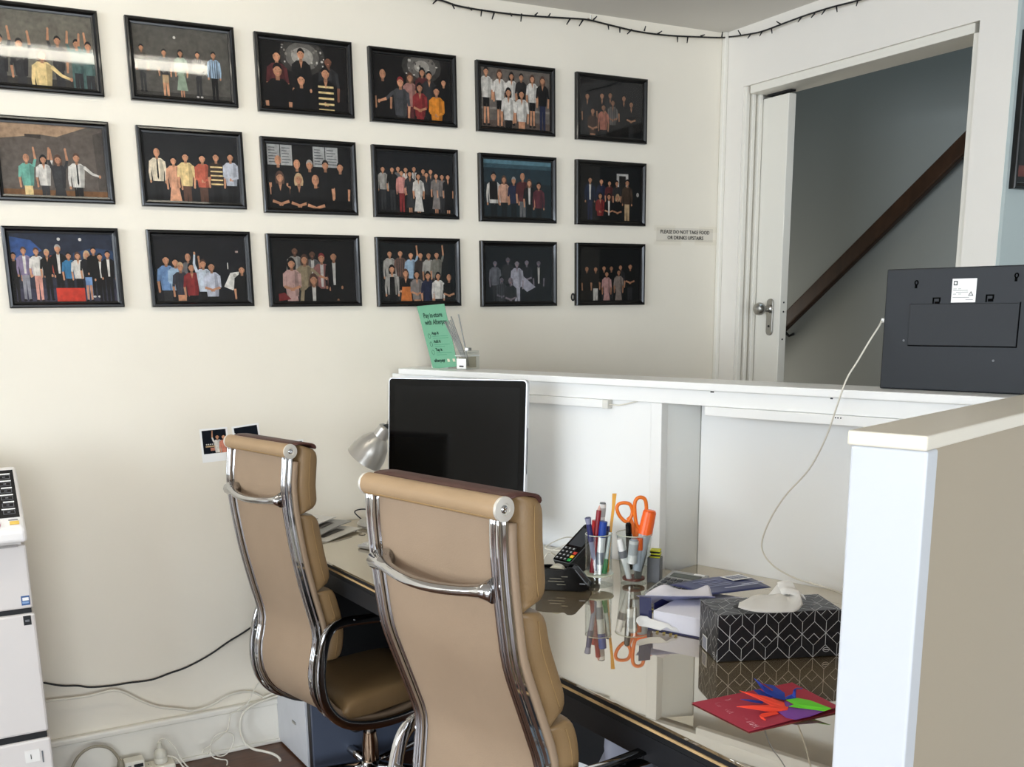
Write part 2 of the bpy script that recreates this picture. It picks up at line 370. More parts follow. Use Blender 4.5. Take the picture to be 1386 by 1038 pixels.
class Print:
    """flat printed picture: coloured patches in paint order"""
    def __init__(s, w, h, bg, dim=1.0): s.w, s.h, s.dim = w, h, dim; s.P = []; s.rect(0, 0, 1, 1, bg)
    def col(s, c):
        c = PALN.get(c, c); q = lin(c); return tuple(v*s.dim for v in q)
    def put(s, pts, c):   # pts in metres
        pts = clip(pts, 0, s.w, 0, s.h)
        if len(pts) >= 3: s.P.append((pts, s.col(c) if isinstance(c, str) else c))
    def rect(s, u0, v0, u1, v1, c): s.put([(u0*s.w, v0*s.h), (u1*s.w, v0*s.h), (u1*s.w, v1*s.h), (u0*s.w, v1*s.h)], c)
    def shape(s, pts, c): s.put([(u*s.w, v*s.h) for u, v in pts], c)
    def ell(s, x, y, rx, ry, c, n=12): s.put([(x+rx*math.cos(2*PI*k/n), y+ry*math.sin(2*PI*k/n)) for k in range(n)], c)
    def limb(s, a, b, wa, wb, c):
        d = nrm(np.array(b)-np.array(a)+1e-9); n = np.array([-d[1], d[0]]); a, b = np.array(a), np.array(b)
        s.put([tuple(a+n*wa), tuple(a-n*wa), tuple(b-n*wb), tuple(b+n*wb)], c)
    def fig(s, u, v, hs, top, leg, arm='d', hair='k', skin='s', long=0, kind=''):
        jit = random.uniform(.82, 1.12); skin = tuple(v_*jit for v_ in s.col(skin)); SH = lambda c, k: tuple(v_*k for v_ in (s.col(c) if isinstance(c, str) else c))
        h = hs*s.h; x = u*s.w; y = v*s.h; hw = h*.37; sh = y-h*1.28; sw = hw*2.35; hip = y-h*3.9; ft = y-h*7.4
        if long: s.ell(x, y-h*.72, hw*1.35, h*.85, hair)
        if 'D' in kind:   # dress to the shins
            for sx_ in (-.5, .5): s.limb((x+sx_*hw, hip-h*2), (x+sx_*hw, ft), hw*.35, hw*.25, skin)
            s.put([(x-sw*.6, hip), (x+sw*.6, hip), (x+sw*1.0, ft+h*1.2), (x-sw*1.0, ft+h*1.2)], top)
        else:
            lc = leg
            for sx_ in (-.62, .62):
                s.limb((x+sx_*hw, hip+h*.3), (x+sx_*hw*1.25, ft), hw*.72, hw*.45, lc)
                if 'S' in kind: s.limb((x+sx_*hw*1.05, hip-h*1.2), (x+sx_*hw*1.25, ft), hw*.5, hw*.36, skin)
                s.ell(x+sx_*hw*1.5, ft, hw*.65, h*.16, 'w' if 'W' in kind else 'k', 8)
        s.put([(x-sw, sh-h*.22), (x-sw*.55, sh+h*.12), (x+sw*.55, sh+h*.12), (x+sw, sh-h*.22), (x+sw*.72, hip), (x-sw*.72, hip)], top)
        # printed light and dark of the clothes: side away from the stage lamp and folds
        s.put([(x+sw*.35, sh+h*.05), (x+sw*.98, sh-h*.24), (x+sw*.70, hip), (x+sw*.30, hip)], SH(top, .62))
        s.put([(x-sw*.95, sh-h*.24), (x-sw*.72, sh-h*.1), (x-sw*.5, hip), (x-sw*.70, hip)], SH(top, .8))
        for k in range(3):
            fx_ = x+random.uniform(-.5, .4)*sw; fy_ = sh-h*random.uniform(.8, 2.2); s.limb((fx_, fy_), (fx_+random.uniform(-.3, .3)*sw, fy_-h*random.uniform(.3, .8)), hw*.07, hw*.02, SH(top, .6))
        sl = top if 'L' in kind else skin
        for sd in (-1, 1):
            a0 = (x+sd*sw*.9, sh-h*.25)
            up_ = arm == 'u' or (arm == 'l' and sd < 0) or (arm == 'r' and sd > 0)
            out = arm == 'o' or (arm == 'L' and sd < 0) or (arm == 'R' and sd > 0)
            if up_: e, q = (x+sd*sw*1.25, sh+h*.7), (x+sd*sw*1.1, sh+h*2.0)
            elif out: e, q = (x+sd*sw*1.9, sh-h*1.0), (x+sd*sw*2.9, sh-h*1.3)
            elif arm == 'f': e, q = (x+sd*sw*1.0, sh-h*1.6), (x-sd*hw*.3, sh-h*1.9)
            elif arm == 'n': continue
            else: e, q = (x+sd*sw*1.12, sh-h*1.6), (x+sd*sw*1.05, sh-h*2.7)
            s.limb(a0, e, hw*.5, hw*.4, top); s.limb(e, q, hw*.4, hw*.28, sl); s.ell(q[0], q[1], hw*.36, h*.2, skin, 8)
        if 'X' in kind:
            for k in range(5): s.rect((x-sw*.85)/s.w, (sh-h*(.5+.5*k))/s.h, (x+sw*.85)/s.w, (sh-h*(.33+.5*k))/s.h, 'y')
        if 'C' in kind:
            for k in range(4): s.rect((x-sw*.7+k*sw*.4)/s.w, hip/s.h, (x-sw*.6+k*sw*.4)/s.w, sh/s.h, 'd')
        if 'T' in kind: s.put([(x-hw*.2, sh), (x+hw*.2, sh), (x+hw*.28, hip+h*.5), (x, hip+h*.2), (x-hw*.28, hip+h*.5)], 'k')
        if 'J' in kind: s.put([(x-hw*.55, sh+h*.1), (x+hw*.55, sh+h*.1), (x+hw*.35, hip+h*.2), (x-hw*.35, hip+h*.2)], 'w')
        if 'N' in kind: s.put([(x-hw*.5, sh+h*.12), (x+hw*.5, sh+h*.12), (x, sh-h*.6)], skin)
        s.limb((x, sh), (x, y-h*.8), hw*.42, hw*.42, skin)
        s.limb((x, sh), (x, y-h*.95), hw*.40, hw*.40, SH(skin, .6))
        s.ell(x, y-h*.5, hw, h*.5, skin)
        s.put([(x+hw*.25, y-h*.1), (x+hw*.72, y-h*.2), (x+hw*.95, y-h*.45), (x+hw*.8, y-h*.8), (x+hw*.35, y-h*.97), (x+hw*.5, y-h*.6)], SH(skin, .66))
        if 'B' not in kind:
            s.put([(x+hw*1.06*math.cos(a), y-h*.5+h*.56*math.sin(a)) for a in [PI*(.04+.92*k/8) for k in range(9)]], hair)
            s.put([(x+hw*.85*math.cos(a), y-h*.56+h*.34*math.sin(a)) for a in [PI*(k/6) for k in range(7)]], skin)
        if hs > .09:
            for sd in (-1, 1): s.ell(x+sd*hw*.38, y-h*.47, hw*.12, h*.035, 'h', 6)
            s.ell(x, y-h*.77, hw*.3, h*.04, 'p', 6)
    def build(s, parent, o, ex, ey, name='print', lift=.00002):
        b = MB(); b.c = []; nn = np.cross(ex, ey); lift = min(lift, .0034/len(s.P))
        for i, (pts, c) in enumerate(s.P):
            b.add([np.array(o)+np.array(ex)*x+np.array(ey)*y+nn*lift*i for x, y in pts], [tuple(range(len(pts)))]); b.c += [c]*len(pts)
        return b.build(name, INK, parent, world=True)
def P00(p):
    p.rect(0, .0, 1, .1, '3a3733'); p.rect(.78, 0, .9, .42, '4e6a66'); p.rect(.9, 0, .98, .4, '55706b')
    p.fig(.3, .62, .13, 'd', 'd', 'r'); p.fig(.12, .66, .13, 'd', 'd', 'u'); p.fig(.66, .7, .12, 'd', 'd', 'l'); p.fig(.84, .68, .12, '4e6a66', 'd', 'u'); p.fig(.95, .66, .12, '55706b', 'd', 'l')
    p.fig(.5, .5, .15, 'y', 'y', 'R', 'h', long=1, kind='L')
def P01(p):
    p.ell(.43*p.w, .86*p.h, .004, .004, 'w'); p.rect(0, 0, 1, .06, '3d3a36')
    p.fig(.08, .72, .09, '5c554c', 'd'); p.fig(.31, .68, .095, 'd', 'e', kind='S'); p.fig(.48, .69, .095, '8a9a86', '6d8f80', kind='D', long=1); p.fig(.66, .69, .09, 'c', 'd', 'f', kind='CW'); p.fig(.83, .71, .1, 'l', 'k', kind='CL')
def P02(p):
    for r, c in ((.27, '3c3936'), (.2, '6c6862'), (.13, 'a8a298')): p.ell(.48*p.w, .8*p.h, r*p.w, r*p.w*.75, c, 16)
    for k in range(26): p.ell((.48+random.uniform(-.24, .26))*p.w, (.8+random.uniform(-.17, .17))*p.h, random.uniform(.002, .006), random.uniform(.002, .005), random.choice(['c9c3b8', '4a4642', '8d877d']), 7)
    p.fig(.18, .86, .17, 'm', 'k'); p.fig(.78, .85, .17, 'd', 'k', skin='8a5c48'); p.fig(.46, .92, .16, '1c1b1c', 'k', kind='NL'); p.fig(.18, .66, .2, 'k', 'k'); p.fig(.45, .53, .17, 'k', 'k', 'n', long=1)
    p.fig(.74, .67, .18, 'k', 'k', 'f', kind='XNL')
def P03(p):
    for r, c in ((.26, '3c3936'), (.19, '6f6a64'), (.1, 'a09a90')): p.ell(.62*p.w, .86*p.h, r*p.w, r*p.w*.7, c, 16)
    for k in range(18): p.ell((.62+random.uniform(-.22, .22))*p.w, (.85+random.uniform(-.14, .12))*p.h, random.uniform(.002, .005), random.uniform(.002, .005), random.choice(['c9c3b8', '4a4642']), 7)
    p.fig(.11, .76, .15, 'k', 'k', kind='B'); p.fig(.46, .74, .14, 'a87a70', 'm', long=1, hair='h'); p.fig(.62, .84, .13, 'm', 'k', long=1); p.fig(.71, .8, .14, 'd', 'k', kind='N'); p.fig(.9, .7, .12, 'k', 'k', 'R')
    p.fig(.33, .66, .16, '4a4a4c', 'd', 'L', 'r'); p.fig(.58, .59, .14, 'r', 'r', 'f', long=1, kind='N'); p.fig(.8, .56, .15, 'o', 'n', 'f', kind='L')
def P04(p):
    p.rect(0, .0, 1, .12, '5a4c44'); p.rect(0, .3, 1, .34, '8d857c')
    p.fig(.08, 1.0, .13, 'w', 'k', kind='S'); p.fig(.27, .97, .13, 'w', 'k', kind='SN', long=1, hair='h'); p.fig(.44, .95, .12, 'w', 'k', kind='SN', long=1); p.fig(.58, .95, .12, '2a2829', 'k'); p.fig(.74, .94, .12, 'w', 'k', kind='SN', hair='h', long=1); p.fig(.89, .93, .13, 'k', 'n', kind='NW', hair='h', long=1)
    p.fig(.39, .68, .14, 'w', 'k', kind='N', long=1); p.fig(.58, .67, .14, 'w', 's', kind='N', long=1)
def P05(p):
    for a in ((.12, .76, 'd', 'd'), (.35, .79, 'k', 'k'), (.48, .81, 'd', 'k'), (.7, .78, 'k', 'k'), (.82, .68, 'k', 'd'), (.52, .68, 'c', 'k'), (.37, .58, 'p', 'd')): p.fig(a[0], a[1], .12, a[2], a[3], random.choice('fd'), kind='CN' if a[2] == 'c' else 'N')
    p.fig(.2, .5, .12, 'h', 's', 'f')
def P10(p):
    p.shape([(0, 1), (.85, 1), (.55, .84), (.4, .86), (0, .78)], 'a98c70'); p.shape([(.25, .86), (.4, .86), (.4, .8), (.25, .82)], '3c352f'); p.rect(0, 0, 1, .08, '7a5638'); p.shape([(.9, .9), (1, .95), (1, .1), (.92, .1)], '4b443e')
    p.fig(.24, .58, .115, 't', 'y', 'r', kind='B'); p.fig(.4, .57, .11, 'w', 'd', 'r', kind='N', long=1); p.fig(.54, .58, .12, 'd', 'd', 'u', kind='D', hair='h', long=1); p.fig(.72, .62, .125, 'w', 'k', 'R', kind='TL', hair='h')
def P11(p):
    p.fig(.13, .78, .125, 'e4d6bb', 'k', kind='TBL'); p.fig(.3, .67, .12, 'd9a07e', 'p', kind='DN', long=1); p.fig(.43, .74, .13, 'y', 'h'); p.fig(.61, .73, .13, 'c0614a', 'h', 'f', kind='L'); p.fig(.76, .76, .13, '3a2c22', 'k', kind='X'); p.fig(.92, .77, .13, 'b9bcc4', 'k', 'f', kind='L')
def P12(p):
    for u0, u1 in ((.01, .155), (.165, .3), (.55, .69), (.7, .85)):
        p.rect(u0, .67, u1, .99, 'a9a9a6')
        for k in range(6): p.rect(u0+.015, .71+.045*k, u1-.015-random.random()*.05, .722+.045*k, '55565a')
    for u, v_, k_ in ((.13, .82, 'B'), (.35, .77, 'B'), (.5, .77, ''), (.69, .78, ''), (.87, .76, '')): p.fig(u, v_, .15, 'k', 'k', hair='a' if u == .5 else 'k', kind=k_)
    p.fig(.14, .56, .16, 'k', 'k', 'f', 'h', long=1, kind='N'); p.fig(.36, .54, .16, 'k', 'k', 'f', 'e', long=1, kind='N'); p.fig(.56, .54, .17, 'k', 'k', 'f', kind='B')
def P13(p):
    for u, v_, a, b, k_ in ((.27, .78, 'g', 'k', ''), (.37, .77, 'w', 'k', 'N'), (.48, .79, 'w', 'k', 'T'), (.6, .76, 'd', 'k', ''), (.7, .76, 'd', 'k', 'N'), (.07, .76, 'a', 'd', 'L'), (.19, .76, 'k', 'd', ''), (.31, .71, 'd9948a', 'r', 'L'), (.42, .7, 'd', 'k', 'DN'), (.64, .7, 'd', 'k', 'N'), (.77, .69, 'c', 'g', 'DN'), (.85, .68, 'c', 'd', 'C'), (.93, .68, 'k', 'k', 'DN')): p.fig(u, v_, .1, a, b, kind=k_, long=int('D' in k_))
    p.fig(.53, .67, .105, 'w', 'w', kind='DN', long=1)
def P14(p):
    p.rect(0, .6, 1, 1, '26373f'); p.rect(0, .93, 1, 1, '5f8490'); p.rect(0, .86, 1, .93, '3b5660')  # pale bands at the top paint a glass reflection into the print
    p.fig(.15, .78, .14, 'w', 'k', 'd', kind='L'); p.shape([(.09, .62), (.2, .62), (.21, .3), (.09, .3)], 'k'); p.fig(.3, .72, .12, 'd4a48a', 'k', hair='h', long=1); p.fig(.44, .71, .12, 'n', 'k', hair='a'); p.fig(.57, .79, .13, 'm', 'g', kind='B'); p.fig(.67, .68, .12, 'k', 'k', kind='J', long=1, hair='h'); p.fig(.81, .64, .12, '5c2630', 'k', long=1, kind='L')
def P15(p):
    p.rect(.6, .55, .79, .88, 'c9c6c0'); p.rect(.64, .55, .75, .84, '2a2624'); p.ell(.95*p.w, .5*p.h, .006, .008, 'a')
    p.fig(.17, .8, .115, '1f2c44', 'n', kind='JL'); p.fig(.35, .78, .11, 'n', 'k', kind='L'); p.fig(.48, .75, .1, 'm', 'k'); p.fig(.6, .75, .1, 'd', 'k'); p.fig(.77, .78, .12, '4a3a2e', 'e', kind='L')
    p.fig(.33, .51, .11, 'r', 'k', 'f', kind='LN', long=1); p.fig(.47, .5, .11, 'k', 'k', 'f', kind='J', long=1); p.fig(.61, .49, .11, 'k', 'k', 'f', hair='e', long=1)
def P20(p):
    p.rect(0, .6, 1, 1, '262d3d'); p.shape([(0, .95), (.2, .9), (.3, .75), (.1, .6), (0, .62)], '35548a'); p.shape([(.6, .72), (.8, .8), (1, .76), (1, .55), (.6, .55)], '2f4566'); p.rect(0, 0, 1, .19, '3c3a4c')
    for u in (.47, .68): p.ell(u*p.w, .92*p.h, .0045, .0045, 'w')
    p.fig(.02, .72, .1, 'k', 'k'); p.fig(.12, .8, .105, 'v', '8b8a90', kind='JL', hair='h'); p.fig(.24, .79, .105, 'w', 'd69a8a', hair='h'); p.fig(.34, .77, .1, 'k', 'k', kind='N', hair='e'); p.rect(.37, .42, .4, .68, 'b54a3a'); p.fig(.45, .84, .115, 'k', 'k', kind='JLW', hair='a'); p.fig(.55, .73, .1, 'q', 'k', kind='W'); p.fig(.64, .73, .1, 'w', 'k', kind='NW', long=1, hair='h'); p.fig(.73, .75, .1, '1b1b20', 'b', kind='S', hair='e', long=1); p.fig(.8, .81, .1, 'k', 'k', kind='LW'); p.fig(.86, .72, .1, 'k', 'k', kind='JLW'); p.fig(.94, .76, .105, 'k', 'k', kind='JL')
    p.rect(.4, 0, .68, .2, 'c43c2c')
def P21(p):
    p.fig(.12, .71, .14, 'b', 'd'); p.fig(.22, .67, .13, 'l', 'k', 'f', kind='L'); p.fig(.36, .74, .12, 'g', 'k', kind='B'); p.fig(.27, .6, .13, '3a3a44', 's', kind='CS', hair='e'); p.fig(.39, .59, .13, 'r', 'k', 'r', long=1, kind='N'); p.fig(.52, .65, .13, 'c9d2dc', 'k', 'l', kind='L', hair='h'); p.fig(.61, .61, .14, 'c3c6d2', 'k', 'f')
    p.shape([(.74, .22), (.82, .44), (.92, .46), (.9, .32), (.84, .16)], 'd9d5cc'); p.ell(.87*p.w, .4*p.h, .006, .006, 'a'); p.fig(.95, .56, .13, 'k', 'k', hair='k'); p.rect(.89, .76, .92, .79, 'b79c90'); p.rect(.79, .5, .8, .6, 'w')
def P22(p):
    p.fig(.27, .9, .14, 'a', 'd', skin='7d5a48'); p.fig(.48, .85, .14, 'g', 'k', kind='J', skin='7d5a48'); p.fig(.59, .79, .15, 'a06a64', 'k', kind='JL', hair='r'); p.fig(.74, .82, .15, 'k', 'k', kind='JL'); p.fig(.38, .76, .15, 'a39274', 'a39274', 'R', kind='D', long=1, hair='h'); p.fig(.22, .7, .16, 'd0a9a0', 'p', 'f', kind='D', long=1)
    p.shape([(.05, .0), (.2, .03), (.12, .14), (.05, .12)], 'r'); p.fig(.48, .44, .17, 'k', 'k', 'R', kind='JL', long=1, hair='h')
def P23(p):
    for u, v_, a, k_ in ((.12, .88, 'a', 'L'), (.26, .89, '6a5148', 'CL'), (.4, .86, 'l', ''), (.53, .86, '3d3331', ''), (.64, .86, 'a', ''), (.75, .87, '7d7a70', '')): p.fig(u, v_, .12, a, 'd', 'r' if u in (.4, .75) else 'd', kind=k_)
    p.fig(.14, .62, .13, 'a', 'k', kind='LN', long=1); p.shape([(.1, .1), (.18, .1), (.17, .42), (.11, .42)], 'k'); p.fig(.32, .55, .13, 'k', 'o', 'f', kind='N', long=1, hair='h'); p.shape([(.25, 0), (.4, 0), (.38, .25), (.27, .25)], 'c8743a'); p.fig(.47, .53, .13, 'c', 's', 'f', kind='N', long=1); p.fig(.62, .51, .13, 'n', 'n', 'd', kind='D', long=1); p.fig(.76, .5, .12, 'w', 'k', kind='L', long=1); p.fig(.91, .47, .12, 'k', 'k', 'f', kind='B')
def P24(p):
    p.fig(.15, .76, .12, '77777f', 'd', skin='7f7580'); p.fig(.34, .83, .13, 'd', 'k', skin='7f7580'); p.fig(.62, .78, .12, '2a2a30', 'k', 'f', long=1, skin='8f8590'); p.fig(.8, .77, .12, 'k', 'k', kind='J', skin='8f8590')
    p.shape([(.45, .52), (.53, .5), (.75, .26), (.62, .17), (.47, .34)], 'c9c6d2'); p.fig(.47, .76, .13, 'c9c6d2', 'c9c6d2', kind='N', long=1, skin='a89aa2'); p.fig(.24, .46, .12, '4a4a50', 'd', 'f', kind='C', skin='7f7580'); p.fig(.37, .44, .13, 'd', 'd', 'f', kind='B', skin='8f8088')
def P25(p):
    p.fig(.12, .67, .115, 'k', 'k'); p.fig(.4, .68, .11, 'k', 'd'); p.fig(.52, .68, .11, 'k', 'd'); p.fig(.26, .66, .11, 'k', 'w', hair='k', long=1); p.fig(.67, .7, .11, 'd', 'd'); p.fig(.64, .6, .11, '9a8a80', 'd', kind='D', long=1); p.fig(.44, .57, .11, 'd0a09a', 'p', kind='D', long=1); p.fig(.83, .72, .12, 'k', 'd', 'f')
FR = {'01': (.7658, .7525), '02': (1.158, .7486), '03': (1.5451, .7446), '04': (1.9523, .7399), '05': (2.3737, .7382), '11': (.7713, .4414), '12': (1.1569, .4336), '13': (1.5437, .4313), '14': (1.9564, .4275), '15': (2.3732, .4274), '20': (.3635, .1338), '21': (.7751, .1327), '22': (1.1558, .1288), '23': (1.5438, .1254), '24': (1.9573, .1209), '25': (2.374, .1206)}
KF = .31/.327
LAB = {
 '00': ('wide black frame cut by the photo edge, picture with raised arms and pale lamp streak', '6a665c', .95, P00),  # backdrop colour lightened to paint in the lamp's glow on the glass
 '01': ('black framed stage photo crossed by a light streak, man in checked shirt at right', '55524c', .95, P01),  # lamp haze put into this backdrop colour too
 '02': ('black framed group photo with a man in black and yellow striped rugby shirt', '141314', .9, P02),
 '03': ('black framed group photo with a man in bright orange jumper at right', '141314', .9, P03),
 '04': ('black framed photo of people in white tops and two kneeling in front', '6a625b', .95, P04),
 '05': ('dim black framed photo, last frame of the top row', '1d1c1e', .45, P05),
 '10': ('black framed photo cut by left edge, people clapping under a tan ceiling', '5f564e', .95, P10),
 '11': ('black framed photo of six people, first wearing a black tie and white shirt', '1e1f21', 1.0, P11),
 '12': ('black framed photo of people in black with two white boards behind', '131314', .9, P12),
 '13': ('black framed photo of a long standing line with one white gown', '16191d', .85, P13),
 '14': ('black framed photo of six people before a blue-grey backdrop, pale reflection painted along its top', '1b262b', .85, P14),
 '15': ('black framed photo of a group before a white door frame', '18191b', .75, P15),
 '20': ('black framed photo of a stage line-up behind a bright red box', '2a2e3c', 1.0, P20),
 '21': ('black framed photo with one arm raised high and a leaning white shirt', '191a1f', .9, P21),
 '22': ('black framed photo of laughing people, one kneeling in front in black', '151517', .62, P22),
 '23': ('black framed photo of two rows of people above the green flyer', '171a1c', .9, P23),
 '24': ('black framed bluish photo with a white dress sweeping to the right', '15161c', .55, P24),
 '25': ('black framed photo of a group with one pink dress, last of bottom row', '141518', .6, P25)}
PROF = [(0, 0), (0, .016), (.003, .019), (.008, .0195), (.0115, .015), (.013, .0125), (.018, .0115), (.018, .004), (.004, 0)]
def photo_frame(cx_, cz, rot, key):
    lab, bg, dim, fn = LAB[key]
    t = thing('picture_frame', lab, 'picture', (cx_, -.001, cz-FH/2), 0, 'framed group photographs on the cream wall')
    ex = V3(math.cos(rot), 0, math.sin(rot)); ey = V3(-math.sin(rot), 0, math.cos(rot)); c = V3(cx_, -.001, cz)
    nn = V3(0, -1, 0); b = MB(); rings = []
    for sx, sz in ((-1, -1), (1, -1), (1, 1), (-1, 1)):
        rings.append([c+ex*sx*(FW/2-i)+ey*sz*(FH/2-i)+nn*d_ for i, d_ in PROF])
    b.loft(rings, closed=True).build('frame', FRAMEM, t, world=True)
    o = c-ex*PWd/2-ey*PHt/2+nn*.0055
    pr = Print(PWd, PHt, bg, dim); fn(pr); pr.build(t, o, ex, ey)
    q = c-ex*(PWd/2+.001)-ey*(PHt/2+.001)+nn*.0098
    MB().obox(q, ex*(PWd+.002), ey*(PHt+.002), nn*.0012).build('glass', PANE, t, world=True)
    return t
for k, (x, z) in FR.items(): photo_frame(x*KF, z*KF+CAM[2], 0, k)
e = aty(135, 73)[0]; photo_frame(e-FW/2, .7535*KF+CAM[2], 0, '00')
e = aty(150, 219)[0]; photo_frame(e-FW/2, .444*KF+CAM[2], 0, '10')
# frame on the far right wall, only its left edge inside the picture
t = thing('picture_frame', 'black framed dark picture on grey-blue wall at the right photo edge', 'picture', (2.95, -1.271, 1.78))
c = V3(2.792+.17, -1.271, 1.995)
rings = [[c+V3(sx*(.17-i), 0, sz*(.215-i))+V3(0, -d_, 0) for i, d_ in PROF] for sx, sz in ((-1, -1), (1, -1), (1, 1), (-1, 1))]
MB().loft(rings, closed=True).build('frame', FRAMEM, t, world=True)
p = Print(.30, .39, '141112', .8); p.rect(.03, .04, .3, .12, '7a4038'); p.rect(.05, .12, .5, .4, '2a2224')
p.build(t, (2.812, -1.2765, 1.80), V3(1, 0, 0), V3(0, 0, 1))
MB().box(2.811, 3.114, -1.2822, -1.281, 1.799, 2.191).build('glass', PANE, t, world=True)
# small instant photographs behind the near-wall chair
def instant(px, w_, h_, tilt, lab, fn):
    c = aty(*px, -.0005); ex = V3(math.cos(tilt), 0, math.sin(tilt)); ey = V3(-math.sin(tilt), 0, math.cos(tilt)); nn = V3(0, -1, 0)
    t = thing('instant_photo', lab, 'photo', c-ey*h_/2, 0, 'instant photos on the cream wall')
    MB().obox(c-ex*w_/2-ey*h_/2, ex*w_, ey*h_, nn*.0008).build('card', PAPER, t, world=True)
    p = Print(w_*.86, h_*.70, '10161f'); fn(p); p.build(t, c-ex*w_*.43-ey*h_*.25+nn*.0011, ex, ey)
def i1(p):
    p.rect(.3, .12, 1, .25, 'c0806a'); p.fig(.62, .8, .2, 'w', 'd', 'l'); p.fig(.88, .78, .2, 'p', 'd'); p.rect(.1, .28, .5, .34, 'e')
    for k in range(4): p.ell((.15+k*.08)*p.w, .4*p.h, .002, .002, 'w')
def i2(p): p.shape([(0, .8), (.2, .6), (.08, .5), (0, .55)], 'w'); p.rect(.4, .5, .8, .52, 'w'); p.rect(.4, .56, .5, .68, 'a')
def i3(p): p.rect(.2, .3, .7, .5, '2a2f3a')
instant((291, 602), .088, .107, .03, 'white bordered instant photo beside the left end of chair top', i1)
instant((335, 597), .088, .107, .09, 'tilted white bordered instant photo peeking above the far chair', i2)
instant((397, 616), .075, .1, .02, 'instant photo almost hidden behind the far chair headrest', i3)
# notice taped beside the corner
t = thing('notice', 'narrow taped paper notice about food and drinks beside the door corner', 'sign', (2.61, -.001, 1.69))
x0, x1, z0, z1 = 2.468, 2.745, 1.702, 1.753
MB().box(x0, x1, -.0012, -.0002, z0, z1).build('paper_strip', mat('notice_paper', 'dbd4c6', .7), t, world=True)
for a_, b_, c_, d_ in ((x0-.012, x0+.09, z1-.012, z1+.008), (x0-.012, x0+.12, z0-.014, z0+.006), (x1-.07, x1+.02, z1-.014, z1+.008), (x1-.09, x1+.02, z0-.012, z0+.008)):
    MB().box(a_, b_, -.0018, -.0013, c_, d_).build('clear_tape', glassmat('tape_film', tint=(.985, .982, .975), rough=.3, ior=1.05), t, world=True)
INKB = mat('black_ink', '1a1613', .6)
for i, s_ in enumerate(('PLEASE DO NOT TAKE FOOD', 'OR DRINKS UPSTAIRS')):
    o = text('lettering', s_, .0195, INKB, (2.6065+.002*i, -.0020, 1.7315-.0215*i), (1, 0, 0), (0, 0, 1), t, align='CENTER', sx=.93, bold=.00018)
    md = o.modifiers.new('weight', 'SOLIDIFY'); md.thickness = .0004
# black hook and loop at the last frame of the bottom row
c = aty(775.5, 402, -.012)
MB().tube([c+V3(.006*math.cos(a), 0, .012*math.sin(a)) for a in [2*PI*k/16 for k in range(16)]], .0028, 6, closed=True).build('cable_loop', BLACKM, smooth='all', label='tiny black cable loop hanging at the left edge of the last bottom frame', cat='cable')

# ------------------------------------------------------------------ string lights near the ceiling
sl = thing('string_lights', 'dark string of small fairy lights strung along the tops of both walls', 'lights', (2.4, -.02, 2.43))
ptsA = [aty(*q, -.022) for q in ((430, -36), (520, -14), (591, -1), (620, 8), (660, 15), (700, 20), (740, 23), (775, 25), (797, 27), (830, 35), (865, 43), (905, 48), (945, 50), (975, 51), (987, 50))]
ptsB = [atx(*q, 2.757) for q in ((1003, 48), (1030, 43), (1060, 32), (1090, 21), (1125, 10), (1160, 1), (1200, -12), (1260, -36))]
MB().tube(smoothpath(ptsA+ptsB, 5), .0030, 6).build('cable', BLACKM, sl, world=True, smooth='all')
def spike(p, dv, back): 
    dv = np.array(dv, float)
    MB().tube([p, p+dv*.45, p+dv], [.0032, .0026, .0018], 6).build('bulb', BLACKM, sl, world=True)
for (x, y), dx, dy in [((652, 13), -1, 9), ((669, 17), -3, 9), ((690, 18), 3, 4), ((706, 19), -1, 10), ((724, 21), 4, -4), ((742, 23), 3, -5), ((772, 25), -5, 8), ((789, 27), -5, 8), ((803, 27), 5, -5), ((823, 33), 1, 7), ((839, 37), 0, 7), ((855, 40), -6, 6), ((872, 42), 2, -7), ((890, 46), 6, -4), ((917, 49), 0, 8), ((931, 50), -1, 8), ((948, 49), 6, -2), ((977, 50), 1, -7), ((592, -1), -6, 6), ((612, 5), 3, 7), ((634, 10), 5, 4)]:
    a_, b_ = aty(x, y, -.022), aty(x+dx, y+dy, -.030); spike(a_, b_-a_, 0)
for (x, y), dx, dy in [((1003, 48), -4, -7), ((1017, 45), -5, 7), ((1032, 42), -4, 7), ((1044, 38), 1, 7), ((1057, 33), -6, -4), ((1085, 23), -5, 7), ((1103, 18), -5, 6), ((1117, 13), -5, 7), ((1132, 8), 1, 8), ((1161, 1), -2, 7)]:
    a_, b_ = atx(x, y, 2.757), atx(x+dx, y+dy, 2.749); spike(a_, b_-a_, 0)
for p in (aty(797, 25, -.012), aty(989, 49, -.012)):
    MB().tube([p+V3(0, .012, 0), p, p+V3(0, -.012, -.004), p+V3(0, -.014, .008)], .002, 6).build('hook', STEEL, sl, world=True)

# ------------------------------------------------------------------ reception counter
ZC = 1.265
rc = thing('reception_counter', 'white painted reception counter with narrow ledge behind the desk', 'counter', cp(1.2, 1.3))
n0, n1, nf = 1.255, 1.392, 1.27
uw = lambda n: n*CN[1]/-CU[1]      # where a line of constant n meets the wall
MB().prism([cp(.485, n0, ZC-.020), cp(2.95, n0, ZC-.020), cp(2.95, n1, ZC-.020), cp(uw(n1)+.004, n1, ZC-.020)], (0, 0, .020)).build('ledge', WHITE, rc, world=True, bevel=.003)
MB().prism([cp(.50, nf, 1.205), cp(2.95, nf, 1.205), cp(2.95, nf+.02, 1.205), cp(uw(nf+.02)+.004, nf+.02, 1.205)], (0, 0, ZC-.0205-1.205)).build('fascia', WHITE, rc, world=True, bevel=.0015)
pL, pR = 1.283, 1.372
MB().prism([cp(uw(pL)+.004, pL, 0), cp(1.516, pL, 0), cp(1.516, pL+.012, 0), cp(uw(pL+.012)+.004, pL+.012, 0)], (0, 0, 1.2045)).build('back_panel', WHITE, rc, world=True)
